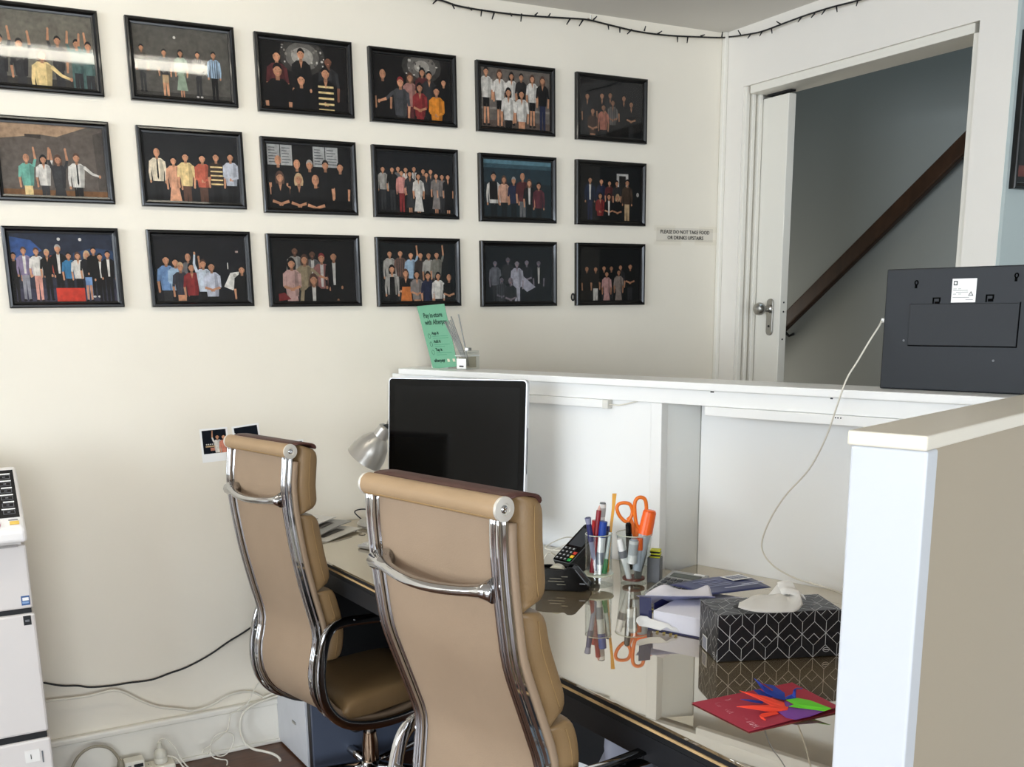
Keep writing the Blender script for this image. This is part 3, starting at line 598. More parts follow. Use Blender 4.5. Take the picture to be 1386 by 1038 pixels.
MB().prism([cp(1.613, pR, 0), cp(2.95, pR, 0), cp(2.95, pR+.012, 0), cp(1.613, pR+.012, 0)], (0, 0, 1.244)).build('back_panel', WHITE, rc, world=True)
MB().prism([cp(1.516, 1.272, 0), cp(1.552, 1.272, 0), cp(1.552, 1.39, 0), cp(1.516, 1.39, 0)], (0, 0, 1.2045)).build('stud', WHITE, rc, world=True, bevel=.002)
MB().prism([cp(1.552, 1.30, 0), cp(1.610, 1.372, 0), cp(1.610, 1.39, 0), cp(1.552, 1.39, 0)], (0, 0, 1.2045)).build('stud', mat('grey_white_paint', 'dedfda', .4), rc, world=True, bevel=.001)
for u_, w_, z_ in ((2.035, .006, 1.2425), (1.705, .010, 1.2425)):
    MB().prism([cp(u_, nf-.0012, z_-.002), cp(u_+w_, nf-.0012, z_-.002), cp(u_+w_, nf-.0012, z_+.0015), cp(u_, nf-.0012, z_+.0015)], CN*.0012).build('chip', BLACKM, rc, world=True, label='small dark chipped mark')
for u0, u1, lab, endcap in ((.95, 1.376, 'short white strip light under the ledge beside the screen', 1), (1.693, 2.33, 'long white strip light under the ledge right of the upright', 0)):
    t = thing('strip_light', lab, 'light', cp((u0+u1)/2, 1.28, 1.18), 0)
    MB().prism([cp(u0, 1.262, 1.181), cp(u1-.02, 1.262, 1.181), cp(u1-.02, 1.281, 1.181), cp(u0, 1.281, 1.181)], (0, 0, .0235)).build('body', WHITE, t, world=True, bevel=.002)
    MB().prism([cp(u1-.019, 1.261, 1.180), cp(u1, 1.261, 1.180), cp(u1, 1.2815, 1.180), cp(u1-.019, 1.2815, 1.180)], (0, 0, .0245)).build('end_cap', mat('offwhite_plastic', 'dcdad2', .4), t, world=True, bevel=.001)
    if endcap: MB().tube(smoothpath([cp(u1, 1.27, 1.192), cp(u1+.03, 1.272, 1.191), cp(u1+.07, 1.276, 1.2), cp(u1+.09, 1.279, 1.204)], 4), .0018, 6).build('lead', CABW, t, world=True, smooth='all')
    else:
        for du in (.36, .366, .373): MB().prism([cp(u0+du, 1.2612, 1.197), cp(u0+du+.003, 1.2612, 1.197), cp(u0+du+.003, 1.2612, 1.2), cp(u0+du, 1.2612, 1.2)], CN*.0009).build('vent_slot', BLACKM, t, world=True)

# ------------------------------------------------------------------ half wall at the right
hw_ = thing('half_wall', 'white capped half wall with greige side at the right of the desk', 'partition', cp(2.57, .8))
_L, _Rr = atz(1147, 582, 1.29), atz(1257, 590, 1.29)
hu0, hu1, hn = float(_L @ CU), float(_Rr @ CU), float(_L @ CN)
hpL, hpR = hu0+.004, hu1+.0005
MB().prism([cp(hu0, hn, 1.2695), cp(hu1, hn, 1.2695), cp(hu1, 1.25, 1.2695), cp(hu0, 1.25, 1.2695)], (0, 0, .0205)).build('cap', mat('cream_cap_paint', 'ece4d3', .35, bump=.08, bscale=18), hw_, world=True, bevel=.003)
MB().prism([cp(hpL, hn+.003, 0), cp(hpR, hn+.003, 0), cp(hpR, hn+.040, 0), cp(hpL, hn+.040, 0)], (0, 0, 1.2693)).build('end_post', mat('dimmed_post_white', 'd3d6da', .35, bump=.06, bscale=20), hw_, world=True, bevel=.004, bseg=3)  # same white as the counter, darkened in colour to offset strong daylight
MB().prism([cp(hpL+.002, hn+.040, 0), cp(hpR-.008, hn+.040, 0), cp(hpR-.008, 1.25, 0), cp(hpL+.002, 1.25, 0)], (0, 0, 1.2693)).build('core_panel', BEIGE, hw_, world=True)

# ------------------------------------------------------------------ desk
ZD = .75
dk = thing('desk', 'long black steel desk with a brown glass-covered top under the counter', 'desk', (1.15, -1.1, 0))
FL, FR_ = V3(.868, -.004, 0), V3(1.052, -2.27, 0)
uL = hpL-.003
nFR = (1.047-CU[0]*uL)/CN[0]
fr_ = cp(uL, nFR)
top = [FL, cp(uw(1.268)+.004, 1.268), cp(1.514, 1.268), cp(1.5145, 1.268), cp(1.612, 1.36), cp(uL, 1.36), fr_]
top = [FL, cp(uw(1.268)+.006, 1.268), cp(1.60, 1.268), cp(uL, 1.268), fr_]
MB().prism([p+V3(0, 0, ZD-.006) for p in top], (0, 0, .006)).build('glass_top', desktopmat(), dk, world=True, bevel=.001)
MB().prism([cp(1.612, 1.2685, ZD-.0061), cp(uL, 1.2685, ZD-.0061), cp(uL, 1.37, ZD-.0061), cp(1.612, 1.37, ZD-.0061)], (0, 0, .006)).build('glass_top', desktopmat(), dk, world=True)
fd = nrm(fr_-FL); fp = V3(-fd[1], fd[0], 0)
if fp[0] < 0: fp = -fp
E0 = FL+fp*.0015; L_ = np.linalg.norm(fr_-FL)
MB().prism([p+V3(0, 0, ZD-.0155) for p in (E0, cp(uw(1.255)+.006, 1.255), cp(uL, 1.255), fr_+fp*.0015)], (0, 0, .0093)).build('black_edge', BLACKM, dk, world=True)
MB().prism([p+V3(0, 0, ZD-.0205) for p in (FL-fp*.001, cp(uw(1.255)+.006, 1.255), cp(uL, 1.255), fr_-fp*.001)], (0, 0, .0048)).build('timber_edge', mat('raw_timber_edge', 'c3a271', .6, noise=.3, nscale=20), dk, world=True)
MB().prism([p+V3(0, 0, ZD-.034) for p in (FL+fp*.003, cp(uw(1.255)+.006, 1.255), cp(uL, 1.255), fr_+fp*.003)], (0, 0, .0133)).build('board', BLACKM, dk, world=True)
MB().obox(FL+fp*.002+V3(0, 0, ZD-.082), fd*L_, fp*.03, V3(0, 0, .0478)).build('front_rail', DARKF, dk, world=True)
for s_, dp in ((.300, .004), (2.0, .012)):
    q = FL+fd*s_+fp*dp
    MB().obox(q, fd*(.028 if s_ < 1 else .042), fp*.038, V3(0, 0, ZD-.0825)).build('leg', DARKF, dk, world=True, bevel=.002)
MB().obox(FL+fd*1.99+fp*.02+V3(0, 0, ZD-.0826), fp*.36, fd*.03, V3(0, 0, -.03)).build('cross_rail', DARKF, dk, world=True)
MB().obox(FL+fd*.33+fp*.004, fp*.50, fd*.012, V3(0, 0, .37)).build('side_panel', SLATE, dk, world=True)
MB().obox(FL+fd*.331+fp*.056, fp*.44, fd*.010, V3(0, 0, ZD-.0825)).build('inner_panel', BLACKM, dk, world=True)
for q in ((1.40, -.03), (1.95, -2.03)): pass
MB().prism([cp(uw(1.235)+.02, 1.235, .10), cp(uL-.01, 1.235, .10), cp(uL-.01, 1.25, .10), cp(uw(1.25)+.02, 1.25, .10)], (0, 0, ZD-.135)).build('modesty_panel', BLACKM, dk, world=True)
# crack in the desk glass
cr = [atz(x, y, ZD+.0004) for x, y in ((1035, 988), (1039, 1000), (1046, 1014), (1056, 1027), (1064, 1040))]
MB().tube(smoothpath(cr, 4), .0009, 4).build('crack', mat('glass_crack', '6c6a66', .4), dk, world=True, label='hairline crack in the glass')
# low drawer unit at the wall end and the drawer under the right end
lp = thing('drawer_pedestal', 'low white fronted pedestal under the wall end of the desk', 'drawers', (1.0, -.15, 0))
a0, a1 = V3(.876, -.02, 0), V3(.8925, -.30, 0)
dd = nrm(a1-a0); dp = V3(-dd[1], dd[0], 0); dp = dp if dp[0] > 0 else -dp
MB().obox(a0+V3(0, 0, .008), dd*.272, dp*.018, V3(0, 0, .234)).build('drawer_front', mat('grey_white_laminate', 'c9cacd', .4, noise=.03, nscale=20), lp, world=True, bevel=.001)
MB().obox(a0+dp*.018, dd*.272, dp*.38, V3(0, 0, .242)).build('carcass', mat('pedestal_white', 'dcdbd6', .5), lp, world=True)
MB().obox(a0+V3(0, 0, .2425)-dp*.001, dd*.272, dp*.40, V3(0, 0, .010)).build('top', DARKF, lp, world=True)
MB().obox(a0+dd*.15-dp*.003+V3(0, 0, .125), dd*.03, dp*.003, V3(0, 0, .008)).build('label_holder', STEEL, lp, world=True)
ud = thing('drawer_unit', 'grey steel drawer unit under the right end of the desk', 'drawers', FL+fd*2.05+fp*.2)
q = FL+fd*2.046+fp*.016
MB().obox(q+fp*.02, fd*.16, fp*.30, V3(0, 0, ZD-.09)).build('carcass', DARKF, ud, world=True)
for z0, z1 in ((.50, .655), (.33, .49), (.02, .32)):
    f_ = MB().obox(q+V3(0, 0, z0), fd*.16, fp*.019, V3(0, 0, z1-z0)).build('drawer', mat('grey_steel_drawer', '7f8c94', .35, metal=.2), ud, world=True, bevel=.002)
    MB().obox(q+V3(0, 0, z1-.03)+fd*.05-fp*.008, fd*.06, fp*.0085, V3(0, 0, .012)).build('handle', STEEL, f_, world=True, bevel=.002)
# crumpled pale bag kept under the desk
bag = MB(); rg = []
for i in range(7):
    zz = .40+.045*i; rr = .10*(1-.09*abs(i-2))
    rg.append([cp(1.86, .78, zz)+V3(rr*math.cos(a)*(1+.16*math.sin(3*a+i)), rr*.8*math.sin(a)*(1+.16*math.cos(4*a+i*2)), .01*math.sin(5*a)) for a in [2*PI*k/18 for k in range(18)]])
# ------------------------------------------------------------------ soft pad office chairs
def frame_section():   # rail cross-section with grooves along the rear and outer faces
    return [(-.0105, -.011), (-.0045, -.011), (-.0035, -.006), (.0035, -.006), (.0045, -.011), (.0105, -.011), (.0105, -.004), (.008, -.002), (.008, .002), (.0105, .004), (.0105, .011), (-.0105, .011), (-.0105, .004), (-.008, .002), (-.008, -.002), (-.0105, -.004)]
DISC = mat('pale_end_disc', 'd9d4ca', .32, metal=.35)
def make_chair(label, P_right, zr, azf, w, prof, seat_drop):
    """prof: (forward, drop below the roller) from roller to seat front, in metres"""
    a = math.radians(azf); F = V3(math.sin(a), math.cos(a), 0); X = V3(math.cos(a), -math.sin(a), 0)
    mid = np.array(P_right)-X*w/2
    c = thing('office_chair', label, 'chair', (mid[0], mid[1], 0), PI/2-a-PI/2, 'tan leather soft pad office chairs')
    w0 = w; w = w-.030
    path = smoothpath([(0, f_, zr-d_) for f_, d_ in prof], 5); path = [np.array(p) for p in path]
    def at(t):   # t in 0..1 by drop-order arclength
        k = t*(len(path)-1); i = min(int(k), len(path)-2); return path[i]+(path[i+1]-path[i])*(k-i)
    cum = [0]
    for i in range(1, len(path)): cum.append(cum[-1]+np.linalg.norm(path[i]-path[i-1]))
    def al(s):
        if s < 0: return path[0]-nrm(path[3]-path[0])*(-s)
        s = min(s, cum[-1])
        for i in range(1, len(cum)):
            if cum[i] >= s: 
                q = (s-cum[i-1])/(cum[i]-cum[i-1]+1e-9); return path[i-1]+(path[i]-path[i-1])*q
        return path[-1]
    def fr(s):
        p = al(s); t = nrm(al(s+.012)-al(s-.012)); n = np.array([0, -t[2], t[1]])   # n points to the sitter
        return p, t, n
    TL = cum[-1]
    # tan sling between the rails
    st = [i/46*TL for i in range(47)]; R = []
    for s in st:
        p, t, n = fr(s); p = p+n*.0035
        R.append([p+V3(-w/2+.012, 0, 0), p+V3(w/2-.012, 0, 0), p+V3(w/2-.012, 0, 0)+n*.009, p+V3(-w/2+.012, 0, 0)+n*.009])
    sg = MB().loft(R).build('sling', SLING, c, smooth=True)
    for sd in (-1, 1):
        R = []
        for s in [.014]+st[1:]:
            p, t, n = fr(s); R.append([p+V3(sd*w/2, 0, 0)+V3(q[0], 0, 0)+n*q[1] for q in frame_section()])
        rl = MB().loft(R).build('side_rail', CHROME, c, smooth=True, bevel=.0015)
        R = []
        for s in st[1:]:
            p, t, n = fr(s); R.append([p+V3(sd*(w/2), 0, 0)+V3(q[0], 0, 0)+n*(.0205+q[1]) for q in rrect(.027, .0175, .006, 2)])
        MB().loft(R).build('sling_edge', SLING, c, smooth='all')
        for s in (.58, .68, .80):
            p, t, n = fr(s*TL*.92); q = p+V3(sd*(w/2), 0, 0)-n*.0065
            MB().lathe([(.0065, 0), (.0065, .002), (.004, .005), (0, .0055)], q, -n, 12).build('bolt', STEEL, rl, smooth=True)
    # roller with chrome end discs
    r_ = .0195; prf = [(.0, -w0/2+.003), (r_*.97, -w0/2+.003)]+[(r_*(1-.03*math.sin(PI*k/10)), -w0/2+.006+(w0-.012)*k/10) for k in range(11)]+[(r_*.97, w0/2-.004), (0, w0/2-.004)]
    ro = MB().lathe(prf, (0, -.004, zr), (1, 0, 0), 28).build('roller', ROLL, c, smooth=True)
    MB().tube([V3(-w/2, -.018, zr-.0125), V3(w/2, -.018, zr-.0125)], .0016, 6).build('seam', STITCH, ro)
    for sd in (-1, 1):
        dsc = MB().lathe([(r_*.98, 0), (r_*1.03, .002), (r_*1.0, .006), (r_*.5, .007), (r_*.46, .004), (0, .004)], (sd*(w0/2-.005), -.004, zr), (sd, 0, 0), 28).build('end_disc', DISC, c, smooth=True)
        MB().lathe([(.0065, .003), (.0065, .0055), (.004, .0065), (.003, .005), (0, .005)], (sd*(w0/2-.005), -.004, zr), (sd, 0, 0), 14).build('bolt', CHROME, dsc, smooth=True)
    # padded cushions
    def pad(name, s0, s1, thick, off=.026, wide=0.0, top_extra=0, ma=TAN):
        N = 22; R = []
        for i in range(N+1):
            q = i/N; s = s0+(s1-s0)*q; p, t, n = fr(s)
            e_ = abs(2*q-1); hgt = thick*(max(0, 1-e_**9))**.45; hgt = max(hgt, .012)
            ww = (w+wide)/2*(1-.03*e_**6)
            pts = []
            for k in range(24):
                th = 2*PI*k/24; cx_ = math.copysign(abs(math.cos(th))**.32, math.cos(th)); cz_ = math.copysign(abs(math.sin(th))**.42, math.sin(th))
                pts.append(p+V3(ww*cx_, 0, 0)+n*(off+hgt/2+hgt/2*cz_))
            R.append(pts)
        cu = MB().loft(R).build(name, ma, c, smooth='all')
        for sd in (-1, 1):
            ln = []
            for i in range(2, N-1):
                q = i/N; p, t, n = fr(s0+(s1-s0)*q); ln.append(p+V3(sd*((w+wide)/2+.0005), 0, 0)+n*(off+thick*.50))
            MB().tube(ln, .0008, 5).build('piping', STITCH, cu, smooth='all')
        return cu
    T0 = .0
    pad('head_cushion', -.017, .176, .070, wide=.030)
    pad('back_cushion', .180, .405, .066, wide=.024)
    pad('lower_cushion', .410, .600, .066, wide=.022)
    # worn dark strip over the top of the head cushion
    R = []
    for x in [(-.5+k/12)*(w+.031) for k in range(13)]:
        yy = [.012, .024, .037, .050, .061, .069, .0735, .075]; zz = [.0175, .0195, .019, .0178, .0158, .0125, .008, .003]
        R.append([V3(x, y, zr+z) for y, z in zip(yy, zz)]+[V3(x, y-.003, zr+z-.004) for y, z in zip(yy[::-1], zz[::-1])])
    MB().loft(R).build('headrest_cover', BROWN, c, smooth='all', label='dark brown worn strip over the top cushion')
    # seat
    sb = zr-seat_drop; R = []
    for i in range(21):
        q = i/20; y = .115+.39*q; e_ = abs(2*q-1); hg = max(.012, .085*(max(0, 1-e_**6))**.4); zc = sb+.068+.006*q
        R.append([V3((w+.05)/2*math.copysign(abs(math.cos(th))**.3, math.cos(th)), y, zc+hg/2*math.copysign(abs(math.sin(th))**.45, math.sin(th))) for th in [2*PI*k/28 for k in range(28)]])
    MB().loft(R).build('seat_cushion', TAN, c, smooth='all')
    # back spreader bar, bowed backwards and flared at its ends
    def spreader(name, s, bow):
        p, t, n = fr(s); pts, rr = [], []
        for k in range(17):
            q = k/16; x = -w/2+.028+(w-.034)*q; pts.append(p+V3(x, 0, 0)-n*(.012+bow*math.sin(PI*q)**.7)-V3(0, 0, .008*math.sin(PI*q))); rr.append(.0125*(1+1.2*(abs(2*q-1))**12))
        return MB().tube(pts, rr, 12, prof=[(1.0*math.cos(k*PI/6), .75*math.sin(k*PI/6)) for k in range(12)]).build(name, CHROME, c, smooth='all')
    spreader('back_spreader', .128, .030)
    MB().tube([V3(-w/2, .29, sb-.006), V3(w/2, .29, sb-.006)], .012, 10).build('seat_spreader', CHROME, c, smooth='all')
    # arm loops
    lp_ = [(.30, .508), (.23, .500), (.127, .490), (.078, .500), (.052, .545), (.036, .64), (.052, .725), (.105, .785), (.19, .815), (.30, .825), (.40, .812), (.45, .765), (.455, .67), (.44, .575), (.39, .525)]
    k_ = (seat_drop)/.83
    for sd in (-1, 1):
        pts = smoothpath([(sd*(w/2+.034), y, zr-d_*k_) for y, d_ in lp_], 5, closed=True)
        ar = MB().tube(pts, 1.0, closed=True, up=(1, 0, 0), prof=[(.0145*q[0]/.5, .007*q[1]/.5) for q in [(.5*math.copysign(abs(math.cos(th))**.5, math.cos(th)), .5*math.copysign(abs(math.sin(th))**.5, math.sin(th))) for th in [2*PI*k/14 for k in range(14)]]][::1]).build('arm', CHROME, c, smooth=True)
        for y, d_ in ((.048, .575), (.06, .745)):
            MB().lathe([(.008, 0), (.008, .022), (0, .022)], (sd*(w/2+.013), y, zr-d_*k_), (sd, 0, 0), 12).build('arm_bolt', STEEL, ar, smooth=True)
        MB().obox((sd*(w/2+.034)-.013, .15, zr-.491*k_), (.026, 0, 0), (0, .20, -.010), (0, 0, .006)).build('arm_pad', BLACKG, ar, bevel=.003)
    # mechanism, gas lift, star base
    cy_ = .315
    MB().box(-.07, .07, cy_-.10, cy_+.10, sb-.055, sb-.012).build('tilt_mechanism', BLACKM, c, bevel=.006)
    MB().tube([V3(.06, cy_+.05, sb-.04), V3(.16, cy_+.07, sb-.05), V3(.2, cy_+.07, sb-.05)], .006, 8).build('lever', BLACKM, c, smooth='all')
    MB().lathe([(0, sb-.11), (.013, sb-.11), (.013, sb-.05), (0, sb-.05)], (0, cy_, 0), (0, 0, 1), 20).build('gas_lift', STEEL, c, smooth=True)
    MB().lathe([(0, .045), (.026, .045), (.026, sb-.135), (.021, sb-.105), (.021, sb-.098), (0, sb-.098)], (0, cy_, 0), (0, 0, 1), 24).build('lift_sleeve', mat('brown_chrome', 'a08872', .16, metal=1), c, smooth=True)
    MB().lathe([(0, .036), (.036, .036), (.038, .066), (.030, .078), (0, .078)], (0, cy_, 0), (0, 0, 1), 24).build('hub', CHROME, c, smooth=True)
    for k in range(5):
        th = 2*PI*k/5+.5; dv = V3(math.cos(th), math.sin(th), 0); o_ = V3(0, cy_, 0)
        lg = MB().tube([o_+dv*.03+V3(0, 0, .06), o_+dv*.15+V3(0, 0, .062), o_+dv*.275+V3(0, 0, .062)], [.017, .014, .011], 10).build('base_leg', CHROME, c, smooth='all')
        sdv = V3(-dv[1], dv[0], 0); oc = o_+dv*.272
        MB().lathe([(0, -.022), (.022, -.022), (.0245, -.016), (.0245, -.004), (.012, -.003), (.012, .003), (.0245, .004), (.0245, .016), (.022, .022), (0, .022)], oc+V3(0, 0, .0247), sdv, 18).build('castor', BLACKM, lg, smooth=True)
        MB().lathe([(.006, .03), (.006, .066), (0, .066)], oc, (0, 0, 1), 10).build('castor_stem', STEEL, lg)
    return c
Z1, Z2 = 1.10, 1.165
r1, l1 = atz(395, 611, Z1), atz(311, 597, Z1)
r2, l2 = atz(685.5, 689, Z2), atz(500, 653, Z2)
AZC = 75.6
PROF1 = [(-.004, .0), (-.012, .06), (-.016, .11), (-.010, .19), (.006, .30), (.030, .41), (.052, .50), (.052, .545), (.034, .625), (.042, .70), (.083, .765), (.165, .815), (.275, .835), (.40, .828), (.47, .832), (.50, .855)]
PROF2 = [(-.002, .0), (-.003, .06), (.002, .13), (.010, .20), (.020, .26), (.045, .33), (.073, .405), (.088, .455), (.083, .52), (.073, .60), (.080, .67), (.115, .735), (.19, .79), (.30, .812), (.42, .805), (.48, .81), (.51, .832)]
W1, W2 = float(np.linalg.norm(r1-l1)), float(np.linalg.norm(r2-l2))
make_chair('tan leather high-back office chair with chrome rails, the farther one by the wall', r1, Z1, AZC, W1, PROF1, .83)
make_chair('tan leather high-back office chair with chrome rails, nearest and largest in front of the screen', r2, Z2, AZC, W2, PROF2, .81)

# ------------------------------------------------------------------ all-in-one computer
mR, mL = onn(714, 513, 1.12), None
azm = math.radians(-37.0); WX = V3(-math.sin(azm), -math.cos(azm), 0)       # towards the screen's right edge
MN = V3(-WX[1], WX[0], 0); MN = MN if MN @ (CAM-mR) > 0 else -MN           # screen normal, towards the room
mL = onpl(526, 511, mR, MN); mw = float(np.linalg.norm((mR-mL)[:2]))
tilt = math.radians(5); MU = nrm(V3(0, 0, 1)*math.cos(tilt)-MN*math.sin(tilt)); MF = nrm(MN*math.cos(tilt)+V3(0, 0, 1)*math.sin(tilt))
cmid = (mR+mL)/2; cmid[2] = (mR[2]+mL[2])/2
mh = .43
pc = thing('desktop_computer', 'silver all-in-one computer with a large dark glossy screen on the desk', 'computer', V3(cmid[0], cmid[1], ZD)-MN*.06)
bc = cmid-MU*mh/2
out = [bc+WX*x+MU*y-MF*.018 for x, y in rrect(mw, mh, .012, 4)]
MB().prism(out, MF*.018).build('shell', ALU, pc, world=True, bevel=.002)
bk = [bc+WX*x+MU*y-MF*.0181 for x, y in rrect(mw*.86, mh*.8, .05, 4)]
MB().prism(bk, -MF*.014).build('back_bulge', ALU, pc, world=True, bevel=.006)
scr = [bc+WX*x+MU*(y+.034) for x, y in rrect(mw-.008, mh-.076, .010, 4)]
sc_ = MB().prism(scr, MF*.0016).build('screen_glass', mat('screen_black', '060606', .06, spec=.2), pc, world=True)
MB().prism([bc+WX*x+MU*(y+.034)+MF*.0017 for x, y in rrect(mw-.045, mh-.115, .002, 1)], MF*.0003).build('display', mat('display_off', '0b0b0a', .08, spec=.2), sc_, world=True)
MB().obox(bc+WX*(mw/2+.0001)-MU*.05-MF*.011, WX*.0006, MU*.13, MF*.003).build('disc_slot', BLACKM, pc, world=True)
nk = bc-MU*.12-MF*.02
ft_ = V3(nk[0], nk[1], ZD)-MN*.05
MB().hexa([ft_-WX*.07+V3(0, 0, .006), ft_+WX*.07+V3(0, 0, .006), ft_+WX*.07-MN*.008+V3(0, 0, .006), ft_-WX*.07-MN*.008+V3(0, 0, .006), nk-WX*.06, nk+WX*.06, nk+WX*.06-MN*.014, nk-WX*.06-MN*.014]).build('stand_neck', ALU, pc, world=True, bevel=.003)
MB().obox(ft_-WX*.095-MN*.02+V3(0, 0, .0005), WX*.19, MN*.17, V3(0, 0, .006)).build('stand_foot', ALU, pc, world=True, bevel=.002)
# ------------------------------------------------------------------ desk lamp
dl_ = thing('desk_lamp', 'silver grey desk lamp with a bell shade beside the screen', 'lamp', (1.27, -.30, ZD))
vdir = nrm(V3(_f[0], _f[1], 0)); rt_ = V3(_r[0], _r[1], 0)
pc0 = aty(509, 606, -.33); axd = nrm(rt_*.55-vdir*.10+V3(0, 0, .72)); LAMP = mat('lamp_silver', 'b9b6b0', .3, metal=.55)
o_ = pc0-axd*.045+rt_*-.012
MB().lathe([(.060, 0), (.0585, .004), (.056, .03), (.046, .062), (.030, .084), (.024, .090), (.024, .122), (.018, .128), (0, .129), (0, .124), (.016, .12), (.02, .09), (.028, .08), (.043, .06), (.053, .03), (.057, .002)], o_, axd, 32).build('shade', LAMP, dl_, world=True, smooth=True)
MB().lathe([(.0, .03), (.012, .035), (.024, .055), (.022, .075), (.012, .085), (0, .086)], o_, axd, 16).build('bulb', mat('bulb_glass', 'e9e6df', .3), dl_, world=True, smooth=True)
j0 = o_+axd*.125; j1 = V3(1.30, -.22, 1.20); j2 = V3(1.235, -.14, .98); j3 = V3(1.235, -.15, ZD+.02)
for a_, b_ in ((j0, j1), (j1, j2), (j2, j3)): MB().tube([a_, b_], .006, 10).build('arm', LAMP, dl_, world=True, smooth=True)
for q in (j0, j1, j2): MB().lathe([(0, -.012), (.011, -.012), (.011, .012), (0, .012)], q, MN, 14).build('joint', BLACKM, dl_, world=True, smooth=True)
MB().lathe([(0, .0005), (.08, .0005), (.082, .010), (.075, .018), (.012, .022), (0, .022)], (1.235, -.15, ZD), (0, 0, 1), 32).build('base', LAMP, dl_, world=True, smooth=True)
# ------------------------------------------------------------------ papers and keyboard on the far desk end
def sheet(c0, ex, ey, t_, curl=0, n=8):
    b = MB(); R = []
    for i in range(n+1):
        q = i/n; z = curl*math.sin(PI*q)*.5+curl*q*q
        p = np.array(c0)+np.array(ex)*q+V3(0, 0, z); R.append([p, p+np.array(ey), p+np.array(ey)+V3(0, 0, t_), p+V3(0, 0, t_)])
    return b.loft(R)
pd = nrm(V3(.8, .55, 0)); pq = V3(pd[1], -pd[0], 0)
c0 = atz(436, 722, ZD)-pd*.10
for i, (dx, dy, cu, lab) in enumerate(((0, -.01, .006, 'lowest glossy leaflet of the small pile beside the far chair'), (.005, .035, .016, 'middle grey leaflet of the small pile beside the far chair'), (-.01, .085, .020, 'topmost curled leaflet of the small pile beside the far chair'))):
    t = thing('leaflet', lab, 'paper', c0+V3(0, 0, 0), 0, 'leaflets on the far desk end')
    sheet(c0+pd*dx-pq*dy+V3(0, 0, .0008+.0085*i), pd*.19, pq*.085, .003, cu).build('pages', mat('leaflet_%d' % i, ('c9c4ba', '8f8d88', 'd8d5cf')[i], .3), t, world=True, smooth=True)
    sheet(c0+pd*(dx+.02)-pq*(dy-.02)+V3(0, 0, .0041+.0085*i), pd*.12, pq*.03, .0004, cu).build('printed_band', mat('leaflet_band', '55504c', .4), t, world=True, smooth=True)
c0 = atz(484, 742, ZD); kd = nrm(V3(.62, .78, 0)); kq = V3(kd[1], -kd[0], 0); kd, kq = kq, kd
kd = nrm(V3(.45, -.89, 0)); kq = nrm(V3(.89, .45, 0))
kb = thing('keyboard', 'slim white keyboard tucked behind the near chair back', 'keyboard', c0+kd*.14)
MB().obox(c0+V3(0, 0, .001), kd*.28, kq*.11, V3(0, 0, .011)).build('case', ALU, kb, world=True, bevel=.003)
for r in range(4):
    for k in range(12):
        q = c0+kd*(.01+.0222*k)+kq*(.012+.0235*r)+V3(0, 0, .0121); MB().obox(q, kd*.018, kq*.018, V3(0, 0, .003)).build('key', PAPER, kb, world=True)
cable('computer_cable', [V3(1.20, -.08, ZD+.004), atz(480, 693, ZD+.035), atz(492, 689, ZD+.045), atz(505, 693, ZD+.02), V3(1.32, -.23, ZD+.004)], .0022, BLACKM, 'thin dark cable looping beside the leaflets under the lamp')
# ------------------------------------------------------------------ flyer and reed diffuser on the ledge
GREEN = mat('mint_card', '6ea888', .45); DKT = mat('flyer_ink', '173b2c', .6)
fn_ = 1.335; TLq, TRq, BRq, BLq = [onn(*p, fn_) for p in ((564, 414.5), (601, 411), (620, 496), (586, 499))]
BLq = BLq+(BRq-BLq)*0; zb = ZC+.002
fx = nrm(TRq-TLq); fy = nrm(((TLq-BLq)+(TRq-BRq))/2); fw, fh_ = float(np.linalg.norm(TRq-TLq)), float(np.linalg.norm(TLq-BLq))
fly = thing('flyer', 'leaning mint green payment flyer in a clear stand on the ledge', 'flyer', V3(BLq[0], BLq[1], ZC))
fo = BLq+V3(0, 0, 0)
tk = CN*.0012
MB().prism([BLq, BRq, TRq, TLq], tk).build('card', GREEN, fly, world=True)
MB().hexa([BLq+tk*2-fx*.012-fy*.004, BRq+tk*2, BRq+tk*4, BLq+tk*4-fx*.012-fy*.004, BLq+tk*2-fx*.014+V3(0, 0, .07), BRq+tk*2+fy*.19, BRq+tk*4+fy*.19, BLq+tk*4-fx*.014+V3(0, 0, .07)]).build('stand_back', glassmat('acrylic', tint=(.95, .95, .93), extra=.05), fly, world=True)
MB().prism([BLq-fx*.012+tk*4.2, BLq+fx*.07+tk*4.2, BLq+fx*.05+fy*.05+tk*4.2, BLq-fx*.013+V3(0, 0, .055)+tk*4.2], tk).build('easel_leg', PAPER, fly, world=True)
def ftext(s_, u, v, size, al='LEFT', sx=1.0, wt=0):
    o = text('lettering', s_, size, DKT, BLq+fx*fw*u+fy*fh_*v-CN*.0006, fx, fy, fly, align=al, depth=.0002, sx=sx, bold=.0005*wt)
    if wt: md = o.modifiers.new('weight', 'SOLIDIFY'); md.thickness = .0002
ftext('Pay in-store', .12, .80, .0235, sx=.82, wt=1); ftext('with Afterpay', .12, .69, .0235, sx=.82, wt=1)
for i, s_ in enumerate(('App it', 'Add it', 'Tap it')):
    v = .535-.13*i; ftext(s_, .27, v, .0135, wt=1)
    for k in range(2): MB().obox(BLq+fx*fw*.27+fy*fh_*(v-.035-.03*k)-CN*.0005, fx*fw*(.55-.2*k*(i != 0)), fy*.0018, CN*.0003).build('text_line', mat('flyer_grey', '4f8f70', .6), fly, world=True)
    q = BLq+fx*fw*.16+fy*fh_*(v-.02)-CN*.0006
    MB().tube([q+fx*.006*math.cos(a)+fy*.008*math.sin(a) for a in [2*PI*k/12 for k in range(12)]], .0005, 4, closed=True).build('icon', DKT, fly, world=True)
ftext('afterpay', .13, .105, .0155, wt=1)
q = BLq+fx*fw*.485+fy*fh_*.125-CN*.0006
